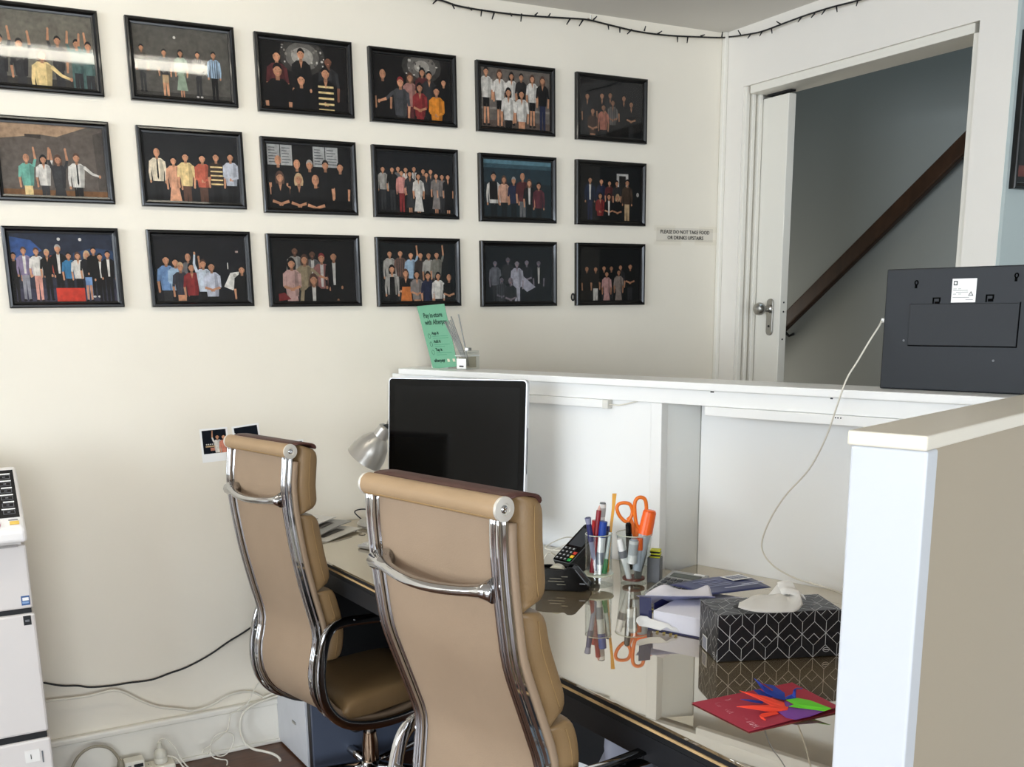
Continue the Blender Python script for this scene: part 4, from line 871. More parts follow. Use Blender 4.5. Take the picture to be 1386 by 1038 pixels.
MB().tube([q+fx*.0045*math.cos(a)+fy*.0045*math.sin(a) for a in (0.5, 2.6, 4.7)], .0008, 4, closed=True).build('logo_mark', DKT, fly, world=True)
for k in range(2): MB().obox(BLq+fx*fw*(.6+.19*k)+fy*fh_*.10-CN*.0006, fx*.011, fy*.010, CN*.0004).build('badge', mat('badge_cream', 'd9d2b8', .5), fly, world=True)
rd = onn(633, 499, 1.345); rd[2] = ZC
df = thing('reed_diffuser', 'clear glass cube jar of silver reeds on the ledge beside green flyer', 'diffuser', rd)
jw = .027; x_, y_ = CU, CN
g = MB()
for zz0, zz1, hw2 in ((.0005, .052, jw), (.052, .060, jw*.98)): g.hexa([rd+x_*a*hw2+y_*b*hw2+V3(0, 0, z) for z in (zz0, zz1) for a, b in ((-1, -1), (1, -1), (1, 1), (-1, 1))])
g.build('jar', CLEAR, df, world=True)
MB().obox(rd-x_*.020-y_*.020+V3(0, 0, .006), x_*.04, y_*.04, V3(0, 0, .034)).build('oil', glassmat('diffuser_oil', tint=(.82, .80, .74), ior=1.4), df, world=True)
MB().lathe([(.0, .0605), (.014, .0605), (.014, .069), (.007, .069), (.007, .064), (0, .064)], rd, (0, 0, 1), 20).build('collar', STEEL, df, world=True, smooth=True)
lb = MB().obox(rd-x_*.022-y_*(jw+.0008)+V3(0, 0, .003), x_*.044, y_*.0006, V3(0, 0, .032)).build('label', PAPER, df, world=True)
MB().obox(rd-x_*.010-y_*(jw+.0012)+V3(0, 0, .008), x_*.02, y_*.0003, V3(0, 0, .005)).build('label_print', mat('label_ink', '3a3a38', .6), lb, world=True)
MB().tube([rd+x_*a*(jw+.001)+y_*b*(jw+.001)+V3(0, 0, .044) for a, b in ((-1, -1), (1, -1), (1, 1), (-1, 1))], .0014, 5, closed=True).build('cord', PAPER, df, world=True)
REED = mat('grey_reed', '8a8a86', .5)
for i, (px, py) in enumerate(((602, 436), (604.5, 435), (607, 434), (609.5, 433), (612, 432.5), (610.5, 428.5), (620.5, 425.5))):
    e = onn(px, py, 1.33+.004*i); MB().tube([rd+V3(0, 0, .012)+x_*.004*(i-3)*.5, e], .0024, 6).build('reed', REED, df, world=True)
# ------------------------------------------------------------------ dark plaque seen from behind, with its white lead
pb = [onn(*p, 1.33) for p in ((1197.5, 524), (1210, 358))]
nP = 1.33; o_ = onn(1197.5, 523.5, nP); zpl = ZC+.001; o_ = cp(2.125, nP, zpl)
DKP = mat('dark_grey_plastic', '202327', .5, spec=.4); DKP2 = mat('darker_grey_plastic', '1c1f23', .55)
pq_ = thing('digital_clock', 'large dark grey wall clock seen from behind, standing on the ledge', 'clock', cp(2.3, nP, ZC))
ty = nrm(V3(0, 0, 1)+CN*-.02+CU*.012); wd_, ht_ = .34, .268
MB().obox(o_, CU*wd_, ty*ht_, CN*.022).build('back_shell', DKP, pq_, world=True, bevel=.003)
MB().obox(o_+CU*.004+ty*.004+CN*.0222, CU*(wd_-.008), ty*(ht_-.008), CN*.004).build('front_screen', BLACKG, pq_, world=True)
VOID = mat('moulded_black', '050505', .9, spec=.05)
def onp(u, v): return o_+CU*u+ty*v
def pxp(x, y):
    q = onpl(x, y, o_, CN); d_ = q-o_; return float(d_@CU), float(d_@ty)
u0, v0 = pxp(1228, 467.5); u1, v1 = pxp(1380, 412)
dr = MB().obox(onp(u0, v0)-CN*.003, CU*(u1-u0), ty*(v1-v0), CN*.0029).build('cover', DKP2, pq_, world=True, bevel=.0015)
MB().obox(onp(u0, v0-.002)-CN*.0006, CU*(u1-u0+.002), ty*.002, CN*.0005).build('shadow_gap', VOID, pq_, world=True)
MB().obox(onp(u1, v0-.002)-CN*.0006, CU*.002, ty*(v1-v0+.004), CN*.0005).build('shadow_gap', VOID, pq_, world=True)
for x, y in ((1267, 408), (1339, 405)):
    u, v = pxp(x, y)
    for a_, b_, c_, d_ in ((-.0085, -.0085, .003, .015), (-.0085, .0045, .017, .003), (.0055, -.002, .003, .008), (-.0035, -.0075, .011, .006)): MB().obox(onp(u+a_, v+b_)-CN*.001, CU*c_, ty*d_, CN*.0009).build('clip', VOID, pq_, world=True)
for x, y in ((1240, 385), (1375, 377)):
    u, v = pxp(x, y)
    MB().tube([onp(u+.0035*math.cos(a), v+.0045*math.sin(a)+.003)-CN*.001 for a in [2*PI*k/12 for k in range(12)]], .0014, 5, closed=True).build('keyhole', VOID, pq_, world=True)
    MB().obox(onp(u-.003, v-.009)-CN*.0012, CU*.005, ty*.009, CN*.0011).build('keyhole_slot', VOID, pq_, world=True)
for x, y in ((1223, 461), (1344, 490)):
    u, v = pxp(x, y); MB().lathe([(.0025, 0), (.0025, .001), (0, .001)], onp(u, v)-CN*.0001, -CN, 10).build('screw', GREYP, pq_, world=True)
ul, vl = pxp(1286.5, 410.5); ur, vt = pxp(1322, 378)
lbl = MB().obox(onp(ul, vl)-CN*.0008, CU*(ur-ul), ty*(vt-vl), CN*.0007).build('rating_label', PAPER, pq_, world=True)
lw, lh = ur-ul, vt-vl
def lblq(a_, b_, c_, d_, col): MB().obox(onp(ul+lw*a_, vl+lh*b_)-CN*.0012, CU*lw*c_, ty*lh*d_, CN*.0003).build('label_print', mat('ink_'+col, col, .6), lbl, world=True)
lblq(.06, .72, .16, .19, '2b332e'); MB().obox(onp(ul+lw*.10, vl+lh*.765)-CN*.0016, CU*lw*.08, ty*lh*.10, CN*.0003).build('label_print', PAPER, lbl, world=True)
for a_, b_, c_ in ((.06, .56, .14), (.26, .56, .12), (.06, .49, .6), (.18, .42, .5), (.06, .34, .14), (.28, .34, .12), (.06, .2, .68), (.6, .10, .3)): lblq(a_, b_, c_, .025, '8f928d')
q = onp(ul+lw*.8, vl+lh*.34)-CN*.0013
MB().tube([q+CU*.0052*math.cos(a)+ty*.0052*math.sin(a) for a in (PI/2, PI/2+2.094, PI/2+4.188)], .0012, 4, closed=True).build('triangle_mark', mat('ink_2b332e', '2b332e', .6), lbl, world=True)
st_ = onpl(1203, 434, o_, CN); st_ = o_+CU*-.002+ty*float((st_-o_)@ty)+CN*.010
MB().obox(st_-CU*.008-ty*.005-CN*.003, CU*.008, ty*.010, CN*.006).build('plug', PAPER, pq_, world=True, bevel=.0015)
wpt = [st_-CU*.008, onn(1190, 441, 1.31), onn(1176, 463, 1.27), onn(1160, 490, 1.235), onn(1146, 513, 1.215), onn(1134, 546, 1.215), onn(1118, 592, 1.235), onn(1095, 635, 1.25), onn(1062, 672, 1.26), onn(1040, 708, 1.26), onn(1031, 740, 1.25), onn(1045, 764, 1.235), onn(1075, 782, 1.20), onn(1110, 793, 1.17), onn(1145, 806, 1.14), cp(2.30, 1.16, ZD+.004)]
cable('power_lead', wpt, .0021, CABW, 'white lead hanging from the dark clock down to the desk')

# ------------------------------------------------------------------ pen cups
vd = nrm(V3(_f[0], _f[1], 0)); rt = V3(_r[0], _r[1], 0); UZ = V3(0, 0, 1)
def ppm(P): return FPX/float((np.array(P)-CAM)@_f)
c1 = atz(810, 791, ZD); k1 = ppm(c1); c2 = atz(857.5, 789, ZD); k2 = ppm(c2)
R1 = 19.5/k1; H1 = (791-722)/k1*1.02
cup1 = thing('glass_tumbler', 'straight clear glass tumbler with thick base holding pens, left of the two', 'glass', c1)
MB().lathe([(0, .0005), (R1*1.02, .0005), (R1*1.04, .004), (R1*1.04, .030), (R1*.97, .034), (R1*.95, .040), (R1*.93, H1), (R1*.88, H1), (R1*.88, .042), (R1*.5, .036), (0, .034)], c1, UZ, 36).build('cup', CLEAR, cup1, world=True, smooth=True)
MB().lathe([(R1*1.05, .0285), (R1*1.08, .0305), (R1*1.05, .0325)], c1, UZ, 36).build('base_rim', mat('rim_glass', 'c9cdb8', .1, spec=.8), cup1, world=True, smooth=True)
R2t, R2b = 24/k2, 17.5/k2; H2 = (789-722)/k2*1.03
cup2 = thing('glass_tumbler', 'flared clear glass tumbler holding orange scissors and a highlighter', 'glass', c2)
MB().lathe([(0, .0005), (R2b, .0005), (R2b*1.03, .012), (R2b*1.05, .03), (R2b*1.22, H2*.6), (R2t, H2), (R2t-.002, H2), (R2b*1.18, H2*.6), (R2b*.98, .03), (R2b*.9, .012), (0, .010)], c2, UZ, 36).build('cup', CLEAR, cup2, world=True, smooth=True)
MB().tube([c2+V3(R2t*math.cos(a), R2t*math.sin(a), H2) for a in [2*PI*k/36 for k in range(36)]], .0013, 6, closed=True).build('rim', mat('rim_glass', 'c9cdb8', .1, spec=.8), cup2, world=True, smooth='all')
MB().tube([c1+V3(R1*.905*math.cos(a), R1*.905*math.sin(a), H1) for a in [2*PI*k/36 for k in range(36)]], .0013, 6, closed=True).build('rim', mat('rim_glass', 'c9cdb8', .1, spec=.8), cup1, world=True, smooth='all')
def P1(x, y, d=0.0): return onpl(x, y, c1+vd*d, vd)
def P2(x, y, d=0.0): return onpl(x, y, c2+vd*d, vd)
def pen(name, lab, A, B, segs, group=None, cat='pen'):
    """A lower end, B upper end; segs: (part, from, to, r0, r1, material)"""
    A, B = np.array(A), np.array(B); L = float(np.linalg.norm(B-A)); ax = (B-A)/L
    t = thing(name, lab, cat, A, 0, group)
    for part, q0, q1, r0, r1_, ma in segs:
        MB().lathe([(0, q0*L), (r0, q0*L+.0003), (r1_, q1*L-.0003), (0, q1*L)], A, ax, 14).build(part, ma, t, world=True, smooth=True)
    return t
RED = mat('red_plastic', 'b3161c', .35); DRED = mat('dark_red_plastic', '8f1420', .35); BLUE = mat('blue_plastic', '1b3f94', .35); DBL = mat('dark_blue_plastic', '23265e', .35); LAV = mat('smoky_clear_plastic', '8f90a8', .2); GRN = mat('green_plastic', '2f7a3f', .4); YEL = mat('amber_plastic', 'e2a01f', .3); WPL = mat('white_plastic', 'eceae6', .35); GTX = mat('pen_print', '3b3b40', .6)
u1 = 1/k1; u2 = 1/k2
pen('ballpoint_pen', 'ballpoint pen with a smoky barrel and dark blue cap, leftmost in left tumbler', P1(806, 772, -.012), P1(795.5, 700, -.018), [('barrel', 0, .62, 3.0*u1, 3.4*u1, LAV), ('cap', .55, 1, 4.2*u1, 3.2*u1, DBL), ('clip', .60, .99, 1.2*u1, 4.4*u1, LAV)])
pen('marker_pen', 'red capped white marker behind the dark red pencil', P1(803, 775, .014), P1(806, 704, .014), [('barrel', 0, .68, 4.4*u1, 4.6*u1, WPL), ('cap', .66, 1, 5.2*u1, 4.6*u1, RED)])
pen('pencil', 'dark red pencil with a pale tip leaning in the left tumbler', P1(801, 775, -.016), P1(811.5, 684, .0), [('shaft', 0, .93, 3.2*u1, 3.4*u1, DRED), ('tip', .93, 1, 2.6*u1, .6*u1, mat('pencil_wood', 'd6a79a', .6))])
pen('correction_pen', 'white printed pen with a grey flat end, tallest white one in left tumbler', P1(808, 775, .02), P1(816, 680, .016), [('barrel', 0, .98, 4.4*u1, 4.7*u1, WPL), ('end', .98, 1, 4.2*u1, 3.8*u1, GREYP), ('print', .80, .93, 4.75*u1, 4.78*u1, mat('pen_band', 'b9b7b4', .5))])
pen('marker_pen', 'white whiteboard marker with a royal blue cap', P1(809.5, 776, -.008), P1(817, 705.5, -.012), [('barrel', 0, .72, 5.0*u1, 5.2*u1, WPL), ('cap', .70, 1, 5.6*u1, 5.2*u1, BLUE), ('print', .18, .42, 5.15*u1, 5.2*u1, mat('pen_band2', '8d9099', .5))])
pen('ballpoint_pen', 'slim grey pen with a dark blue tip at the right of left tumbler', P1(819, 775, .010), P1(824, 712, .012), [('barrel', 0, .9, 2.6*u1, 3.0*u1, GREYP), ('cap', .86, 1, 3.0*u1, 2.4*u1, DBL)])
pen('marker_pen', 'clear pen with green ink in the left tumbler', P1(818, 776, -.014), P1(826, 720, -.010), [('barrel', 0, .36, 3.6*u1, 3.0*u1, GRN), ('refill', .34, 1, 2.6*u1, 2.2*u1, mat('pale_clear', 'c9cfc9', .2))])
t = thing('paper_knife', 'flat amber plastic paper knife standing tallest in left tumbler', 'knife', P1(825, 775, .006))
A, B, C_ = P1(822.5, 775, .004), P1(826.5, 715, .008), P1(831.5, 668, .012)
MB().prism([A-rt*1.0*u1, A+rt*1.2*u1, B+rt*2.2*u1, C_+rt*3.2*u1, C_-rt*2.6*u1, C_-rt*3.2*u1-UZ*20*u1, B-rt*1.6*u1], vd*.0022).build('blade', YEL, t, world=True, bevel=.0006)
# right tumbler
sc = thing('scissors', 'orange handled scissors standing in the flared tumbler', 'scissors', P2(860, 780))
def loop(pts, r, d): return MB().tube(smoothpath([P2(x, y, d) for x, y in pts], 4, closed=True), r, 8, closed=True)
loop([(835, 688), (838, 682), (846, 680.5), (853, 683), (856, 692), (853.5, 701), (849, 706), (844, 704), (838, 697)], 2.4*u2, .002).build('handle', ORANGE, sc, world=True, smooth='all')
loop([(859, 683), (862, 675), (868, 673), (873.5, 677), (875, 690), (873, 702), (868, 713), (863, 713), (860, 702)], 2.5*u2, -.004).build('handle', ORANGE, sc, world=True, smooth='all')
MB().prism([P2(*q, .001) for q in ((848, 702), (854, 697), (860, 712), (863, 728), (857, 728), (853, 713))], vd*.005).build('shank', ORANGE, sc, world=True, bevel=.001)
MB().prism([P2(*q, -.006) for q in ((860, 708), (868, 712), (865, 722), (863, 730), (858, 730), (859, 718))], vd*.005).build('shank', ORANGE, sc, world=True, bevel=.001)
for dx, dd_ in ((-2.5, .002), (2.5, -.003)): MB().prism([P2(858+dx, 728, dd_), P2(864+dx*.4, 728, dd_), P2(861-dx*.6, 784, dd_), P2(859-dx*.6, 786, dd_)], vd*.0016).build('blade', STEEL, sc, world=True)
HL = mat('fluorescent_orange', 'ff6a22', .3); GLZ = mat('pale_grey_plastic', 'b9bec6', .3)
pen('highlighter', 'fat orange capped highlighter with pale grey body leaning in the flared tumbler', P2(862, 772, -.014), P2(880, 690, -.008), [('body', 0, .62, 6*u2, 8.5*u2, GLZ), ('cap', .60, .97, 9.8*u2, 8.8*u2, HL), ('cap_end', .97, 1, 8.6*u2, 7*u2, HL)], cat='highlighter')
pen('ballpoint_pen', 'black topped pen leaning in the flared tumbler before the scissors', P2(853, 770, -.010), P2(850.5, 707, -.02), [('barrel', 0, .55, 3.4*u2, 4.0*u2, BLACKG), ('grip', .5, .96, 4.4*u2, 4.0*u2, BLACKG), ('end', .96, 1, 3.8*u2, 2.4*u2, BLACKG)])
pen('correction_pen', 'fat white pen with printed barrel in the middle of the flared tumbler', P2(855, 762, -.026), P2(858.5, 729, -.030), [('barrel', 0, .93, 6.2*u2, 6.4*u2, WPL), ('end', .93, 1, 5.6*u2, 4.4*u2, GLZ), ('print', .35, .8, 6.3*u2, 6.42*u2, mat('pen_band3', 'c2c2c2', .5))])
pen('marker_pen', 'white pen with a grey pocket clip leaning left in the flared tumbler', P2(852, 784, -.012), P2(838.5, 729, -.022), [('barrel', 0, .6, 3.8*u2, 5.0*u2, WPL), ('head', .58, 1, 5.8*u2, 4.0*u2, WPL), ('clip', .55, .72, 5.9*u2, 6.0*u2, GREYP)])
pen('marker_pen', 'short orange tipped pen below the highlighter', P2(864, 768, -.020), P2(866, 728, -.024), [('body', 0, .62, 3.5*u2, 4*u2, GLZ), ('tip', .6, 1, 5*u2, 4.2*u2, HL)])
t = thing('letter_opener', 'curved dark grey letter opener at the right of the flared tumbler', 'opener', P2(868, 785, -.02))
cur = [P2(x, y, -.018) for x, y in ((858, 788), (860, 770), (865, 752), (872, 740), (878, 733))]; cur2 = [P2(x, y, -.018) for x, y in ((877, 738), (876, 750), (871, 768), (866, 788))]
MB().prism(cur+cur2, vd*.003).build('blade', mat('dark_grey_metal', '6c6962', .3, metal=.5), t, world=True, bevel=.0008)
# pencil-dust coloured base pad inside the right tumbler
MB().lathe([(0, .0105), (R2b*.86, .0115), (R2b*.86, .016), (0, .017)], c2, UZ, 20).build('residue', mat('rust_residue', '7a3c30', .7), cup2, world=True, smooth=True)
# holder with notes
h0 = atz(876.5, 790, ZD)+vd*.015; kh = ppm(h0); uh = 1/kh
hd = thing('note_holder', 'small grey open box holding striped yellow note flags, behind the tumbler', 'holder', h0)
hx = nrm(rt*.92-vd*.38); hy = nrm(rt*.38+vd*.92); hwd, hdp, hht = .034, .03, 34*uh
for a_, b_, c_ in ((0, hx*hwd, hy*.002), (hy*(hdp-.002), hx*hwd, hy*.002), (0, hx*.002, hy*hdp), (hx*(hwd-.002), hx*.002, hy*hdp)):
    MB().obox(h0+np.array(a_)+V3(0, 0, .0008) if not np.isscalar(a_) else h0+V3(0, 0, .0008), b_, c_, UZ*hht).build('wall', GREYP, hd, world=True, bevel=.0008)
MB().obox(h0+V3(0, 0, .0004), hx*hwd, hy*hdp, UZ*.002).build('base', GREYP, hd, world=True)
nf_ = thing('note_flags', 'pad of yellow and black striped note flags standing in the grey box', 'notes', h0+hx*.004+hy*.01+UZ*.003, 0)
for i in range(8):
    z_ = .053+i*.0042
    MB().obox(h0+hx*.005+hy*.008+UZ*z_+hx*.0008*(i % 3), hx*.026, hy*.014+UZ*.003, UZ*.0032).build('flag', mat('flag_yellow', 'd7d52b', .5) if i % 2 else BLACKM, nf_, world=True)
MB().obox(h0+hx*.008+hy*.010+UZ*.0022, hx*.02, hy*.01, UZ*(.053-.0022)).build('flag_core', mat('flag_yellow', 'd7d52b', .5), nf_, world=True)

# ------------------------------------------------------------------ payment terminal and tape dispenser
c0 = atz(757, 775, ZD)+V3(0, 0, 0); wv = nrm(rt*.68-vd*.73); lh_ = nrm(rt*.73+vd*.68); th = math.radians(31)
lv = lh_*math.cos(th)+UZ*math.sin(th); nv = np.cross(wv, lv); nv = nv if nv[2] > 0 else -nv
tm = thing('payment_terminal', 'black card payment terminal tilted up, with coloured keys', 'terminal', c0+lh_*.05)
q0 = onpl(747, 757.5, c0, vd)
wid, len_ = .068, .155
MB().prism([q0+wv*(x+wid/2)+lv*(y+len_/2)-nv*.018 for x, y in rrect(wid, len_, .008, 3)], nv*.017).build('body', BLACKM, tm, world=True, bevel=.003)
MB().prism([q0+wv*(x+wid/2)+lv*(y+len_/2)-nv*.001 for x, y in rrect(wid, len_, .008, 3)], nv*.0016).build('bezel', mat('terminal_grey', '55585a', .3), tm, world=True, bevel=.0008)
MB().prism([q0+wv*(x+wid/2)+lv*(y+len_/2)+nv*.0006 for x, y in rrect(wid-.004, len_-.004, .007, 3)], nv*.0008).build('face', BLACKG, tm, world=True)
MB().obox(q0+wv*.009+lv*.066+nv*.0014, wv*.05, lv*.07, nv*.0005).build('screen', mat('terminal_screen', '3c4044', .12), tm, world=True)
for r in range(4):
    for k in range(4):
        if k == 3 and r > 2: continue
        col = KEY = mat('terminal_key', '26282a', .4)
        lit = mat('terminal_digit', 'c9c9c9', .5)
        if k == 3: col = [mat('key_green', '1f9a4a', .4), mat('key_yellow', 'e6b52a', .4), mat('key_red', 'c23a2a', .4)][r]
        kq_ = MB().obox(q0+wv*(.006+.0148*k)+lv*(.007+.0135*r)+nv*.0014, wv*.0118, lv*.0095, nv*.0016).build('key', col, tm, world=True, bevel=.0005)
        if k < 3: MB().obox(q0+wv*(.0098+.0148*k)+lv*(.0098+.0135*r)+nv*.0031, wv*.004, lv*.004, nv*.0003).build('digit', lit, kq_, world=True)
bs = [q0-nv*.019+wv*x for x in (.006, wid-.006)]
MB().hexa([V3(*(q0+lh_*.012+wv*.004)[:2], ZD+.0005), V3(*(q0+lh_*.012+wv*(wid-.004))[:2], ZD+.0005), V3(*(q0+lh_*.135+wv*(wid-.004))[:2], ZD+.0005), V3(*(q0+lh_*.135+wv*.004)[:2], ZD+.0005), q0+wv*.004+lv*.012-nv*.0182, q0+wv*(wid-.004)+lv*.012-nv*.0182, q0+wv*(wid-.004)+lv*.13-nv*.0182, q0+wv*.004+lv*.13-nv*.0182]).build('cradle', BLACKM, tm, world=True, bevel=.002)
ce = q0-nv*.012+lv*.05
cable('terminal_lead', [V3(*(ce-rt*.0)[:2], ce[2]), onpl(738, 742, c0+vd*.08, vd), onpl(752, 732, c0+vd*.12, vd), onpl(768, 727, c0+vd*.15, vd), onpl(778, 731, c0+vd*.2, vd), V3(*(cp(1.2, 1.22))[:2], ZD+.003)], .0016, CABW, 'thin white lead curling behind the card terminal')
cable('charging_lead', [V3(*(c0-rt*.05+vd*.05)[:2], ZD+.004), onpl(738, 753, c0+vd*.03, vd), onpl(746, 749, c0+vd*.04, vd), V3(*(c0+vd*.04+rt*.02)[:2], ZD+.003)], .0016, CABW, 'second thin white lead in front of the card terminal back')
d0 = atz(738, 799, ZD); dx_ = nrm(rt*.97-vd*.24); dy_ = nrm(rt*.24+vd*.97); kd_ = ppm(d0); ud_ = 1/kd_
td = thing('tape_dispenser', 'glossy black desk tape dispenser in front of the card terminal', 'dispenser', d0+dx_*.03)
sid = [(-14, 0), (50, 0), (60, 4), (60, 9), (57, 12), (41, 31), (36, 33), (30, 33), (26, 30), (3, 31), (-14, 30)]
inn = [(8, 8), (32, 8), (34, 16), (30, 23), (10, 23)]
for nm_, off, tk_ in (('side', 0, .005), ('side', .04, .005)):
    MB().prism([d0+dx_*x*ud_+UZ*(y*ud_+.0005)+dy_*off for x, y in sid], dy_*tk_).build(nm_, BLACKG, td, world=True, bevel=.002)
MB().prism([d0+dx_*x*ud_+UZ*(y*ud_+.0005)+dy_*.005 for x, y in ((-13, 0), (50, 0), (59, 4), (57, 11), (46, 12), (10, 8), (-13, 12))], dy_*.035).build('body', BLACKG, td, world=True, bevel=.002)
MB().prism([d0+dx_*x*ud_+UZ*(y*ud_+.0005)+dy_*.005 for x, y in ((36, 32), (41, 30), (57, 11), (52, 9), (34, 29))], dy_*.035).build('nose', BLACKM, td, world=True, bevel=.001)
MB().lathe([(7*ud_, -.012), (12*ud_, -.012), (12*ud_, .012), (7*ud_, .012)], d0+dx_*14*ud_+UZ*22*ud_+dy_*.022, dy_, 28).build('tape_roll', mat('tape_clear', 'b5ad97', .15), td, world=True, smooth=True)
MB().obox(d0+dx_*47*ud_+UZ*11*ud_-dy_*.0006, dx_*8*ud_, dy_*.0005, UZ*1.3*ud_).build('badge', GREYP, td, world=True)
for x, y, w_ in ((4, 13, 22), (6, 17, 16), (16, 9, 12), (22, 20, 9)): MB().obox(d0+dx_*x*ud_+UZ*y*ud_-dy_*.0006, dx_*w_*ud_, dy_*.0005, UZ*.9*ud_).build('clear_strip', mat('strip_clear', '6d685a', .12), td, world=True)

# ------------------------------------------------------------------ calculator
k0 = atz(868, 799, ZD); kx = nrm(CU*.93-CN*.36); ky = nrm(CN*.93+CU*.36)
k0 = atz(872, 800, ZD+.01); kx = nrm(rt*.80-vd*.60); ky = nrm(rt*.60+vd*.80)
ca = thing('calculator', 'grey desk calculator half hidden under the torn paper wrapper', 'calculator', k0+kx*.05+ky*.07)
sl_ = .16; kyv = ky*math.cos(sl_)+UZ*math.sin(sl_); kn = np.cross(kx, kyv); kn = kn if kn[2] > 0 else -kn
KX, KY = .105, .155; k0 = V3(k0[0], k0[1], ZD+.008)
MB().prism([V3(*(k0+ky*0)[:2], ZD+.0005), V3(*(k0+ky*KY)[:2], ZD+.0005), k0+kyv*KY, k0], kx*KX).build('body', mat('calc_grey', '9a9a98', .4), ca, world=True, bevel=.003)
MB().obox(k0+kx*.012+kyv*.112+kn*.0004, kx*.08, kyv*.024, kn*.001).build('display', mat('calc_display', '50554f', .15), ca, world=True)
MB().obox(k0+kx*.066+kyv*.141+kn*.0004, kx*.03, kyv*.008, kn*.001).build('solar_cell', PAPER, ca, world=True)
for r in range(5):
    for k in range(5): MB().obox(k0+kx*(.010+.0175*k)+kyv*(.008+.0195*r)+kn*.0004, kx*.013, kyv*.012, kn*.003).build('key', mat('calc_key', '3a3c40', .4), ca, world=True, bevel=.0008)
# ------------------------------------------------------------------ torn ream of paper
rx = nrm(atz(952, 866, ZD)-atz(884, 853, ZD)); ry = V3(-rx[1], rx[0], 0); ry = ry if ry @ vd > 0 else -ry
ro0 = atz(884, 852, ZD); RL, RWd, RH = .297, .205, .042
rm = thing('paper_ream', 'opened ream of white paper in a torn navy wrapper', 'paper', ro0+rx*.14+ry*.1)
MB().obox(ro0+UZ*.003, rx*RL, ry*RWd, UZ*RH).build('paper_stack', mat('paper_bluish', 'eeeefa', .6, spec=.2, noise=.02, nscale=3), rm, world=True, bevel=.001)
MB().obox(ro0+UZ*.0005-ry*.004-rx*.012, rx*(RL+.02), ry*(RWd+.01), UZ*.0022).build('wrapper_base', NAVY, rm, world=True)
MB().obox(ro0-rx*.014-ry*.003+ry*.03+UZ*.001, rx*.0015, ry*(RWd-.03), UZ*(RH+.010)).build('wrapper_end', NAVY, rm, world=True)
MB().prism([ro0-rx*.014+UZ*.004-ry*.002, ro0-rx*.004-ry*.004+UZ*.004, ro0-rx*.004-ry*.004+UZ*(RH+.002), ro0-rx*.014+UZ*(RH+.002)-ry*.002], ry*.006).build('wrapper_end', NAVY, rm, world=True)
MB().prism([onpl(x, y, ro0+vd*.004, vd) for x, y in ((865.5, 807.5), (881.5, 809), (882, 839), (866, 833))], vd*.003).build('wrapper_end', NAVY, rm, world=True)
def crumple(name, outline, ma, amp, parent, zf, n=9, seed=1, k=4):
    """torn paper: two edges (lists of points) bridged by a wavy sheet"""
    rnd = random.Random(seed); A_, B_ = [smoothpath(e, k) for e in outline]; m_ = min(len(A_), len(B_)); rows = []
    for j in range(n+1):
        q = j/n; rows.append([A_[i]*(1-q)+B_[i]*q+UZ*(zf(q)+amp*rnd.uniform(-1, 1)*math.sin(PI*min(1, q*1.2))) for i in range(m_)])
    b = MB(); b.add([p for r in rows for p in r], [(j*m_+i, j*m_+i+1, (j+1)*m_+i+1, (j+1)*m_+i) for j in range(n) for i in range(m_-1)])
    return b.build(name, ma, parent, world=True, smooth='all', solid=.0005)
def Q(x, y, d): return onpl(x, y, ro0+vd*d, vd)
# printed wrapper top, lifted at the back
zt = ZD+RH+.016
T0, T1, T2, T3 = atz(905, 791, zt), atz(1003, 777.5, zt+.004), atz(1044, 795, zt), atz(955, 806, zt)
crumple('wrapper_top', ([T0, (T0+T1)/2+UZ*.003, T1], [T3, (T3+T2)/2, T2]), mat('navy_print', '2d3568', .3), .0008, rm, lambda q: .002*math.sin(PI*q), seed=3)
tx, ty_ = nrm(T1-T0), nrm(T3-T0); ty_ = nrm(ty_-tx*(ty_ @ tx)); tn = np.cross(tx, ty_); tn = tn if tn[2] > 0 else -tn
lw_, ld_ = float(np.linalg.norm(T1-T0)), float(np.linalg.norm(T3-T0))
def wl(a_, b_, c_, d_, ma, h=.0045): return MB().obox(T0+(T1-T0)*a_+(T3-T0)*b_+tn*h, (T1-T0)*c_, (T3-T0)*d_, tn*.0004).build('wrapper_print', ma, rm, world=True)
wl(.66, .08, .26, .36, PAPER)
for k in range(8): wl(.69+.026*k, .14, .012 if k % 3 else .018, .24, mat('barcode_grey', '8a8ea0', .5), .0051)
for k in range(5): wl(.22+.03*(k % 2), .20+.10*k, .38-.05*(k % 3), .028, mat('wrap_line', '8f94b8', .5))
wl(.35, .80, .45, .03, mat('wrap_line2', 'c4c8de', .5)); wl(.62, .72, .3, .03, mat('wrap_line2', 'c4c8de', .5))
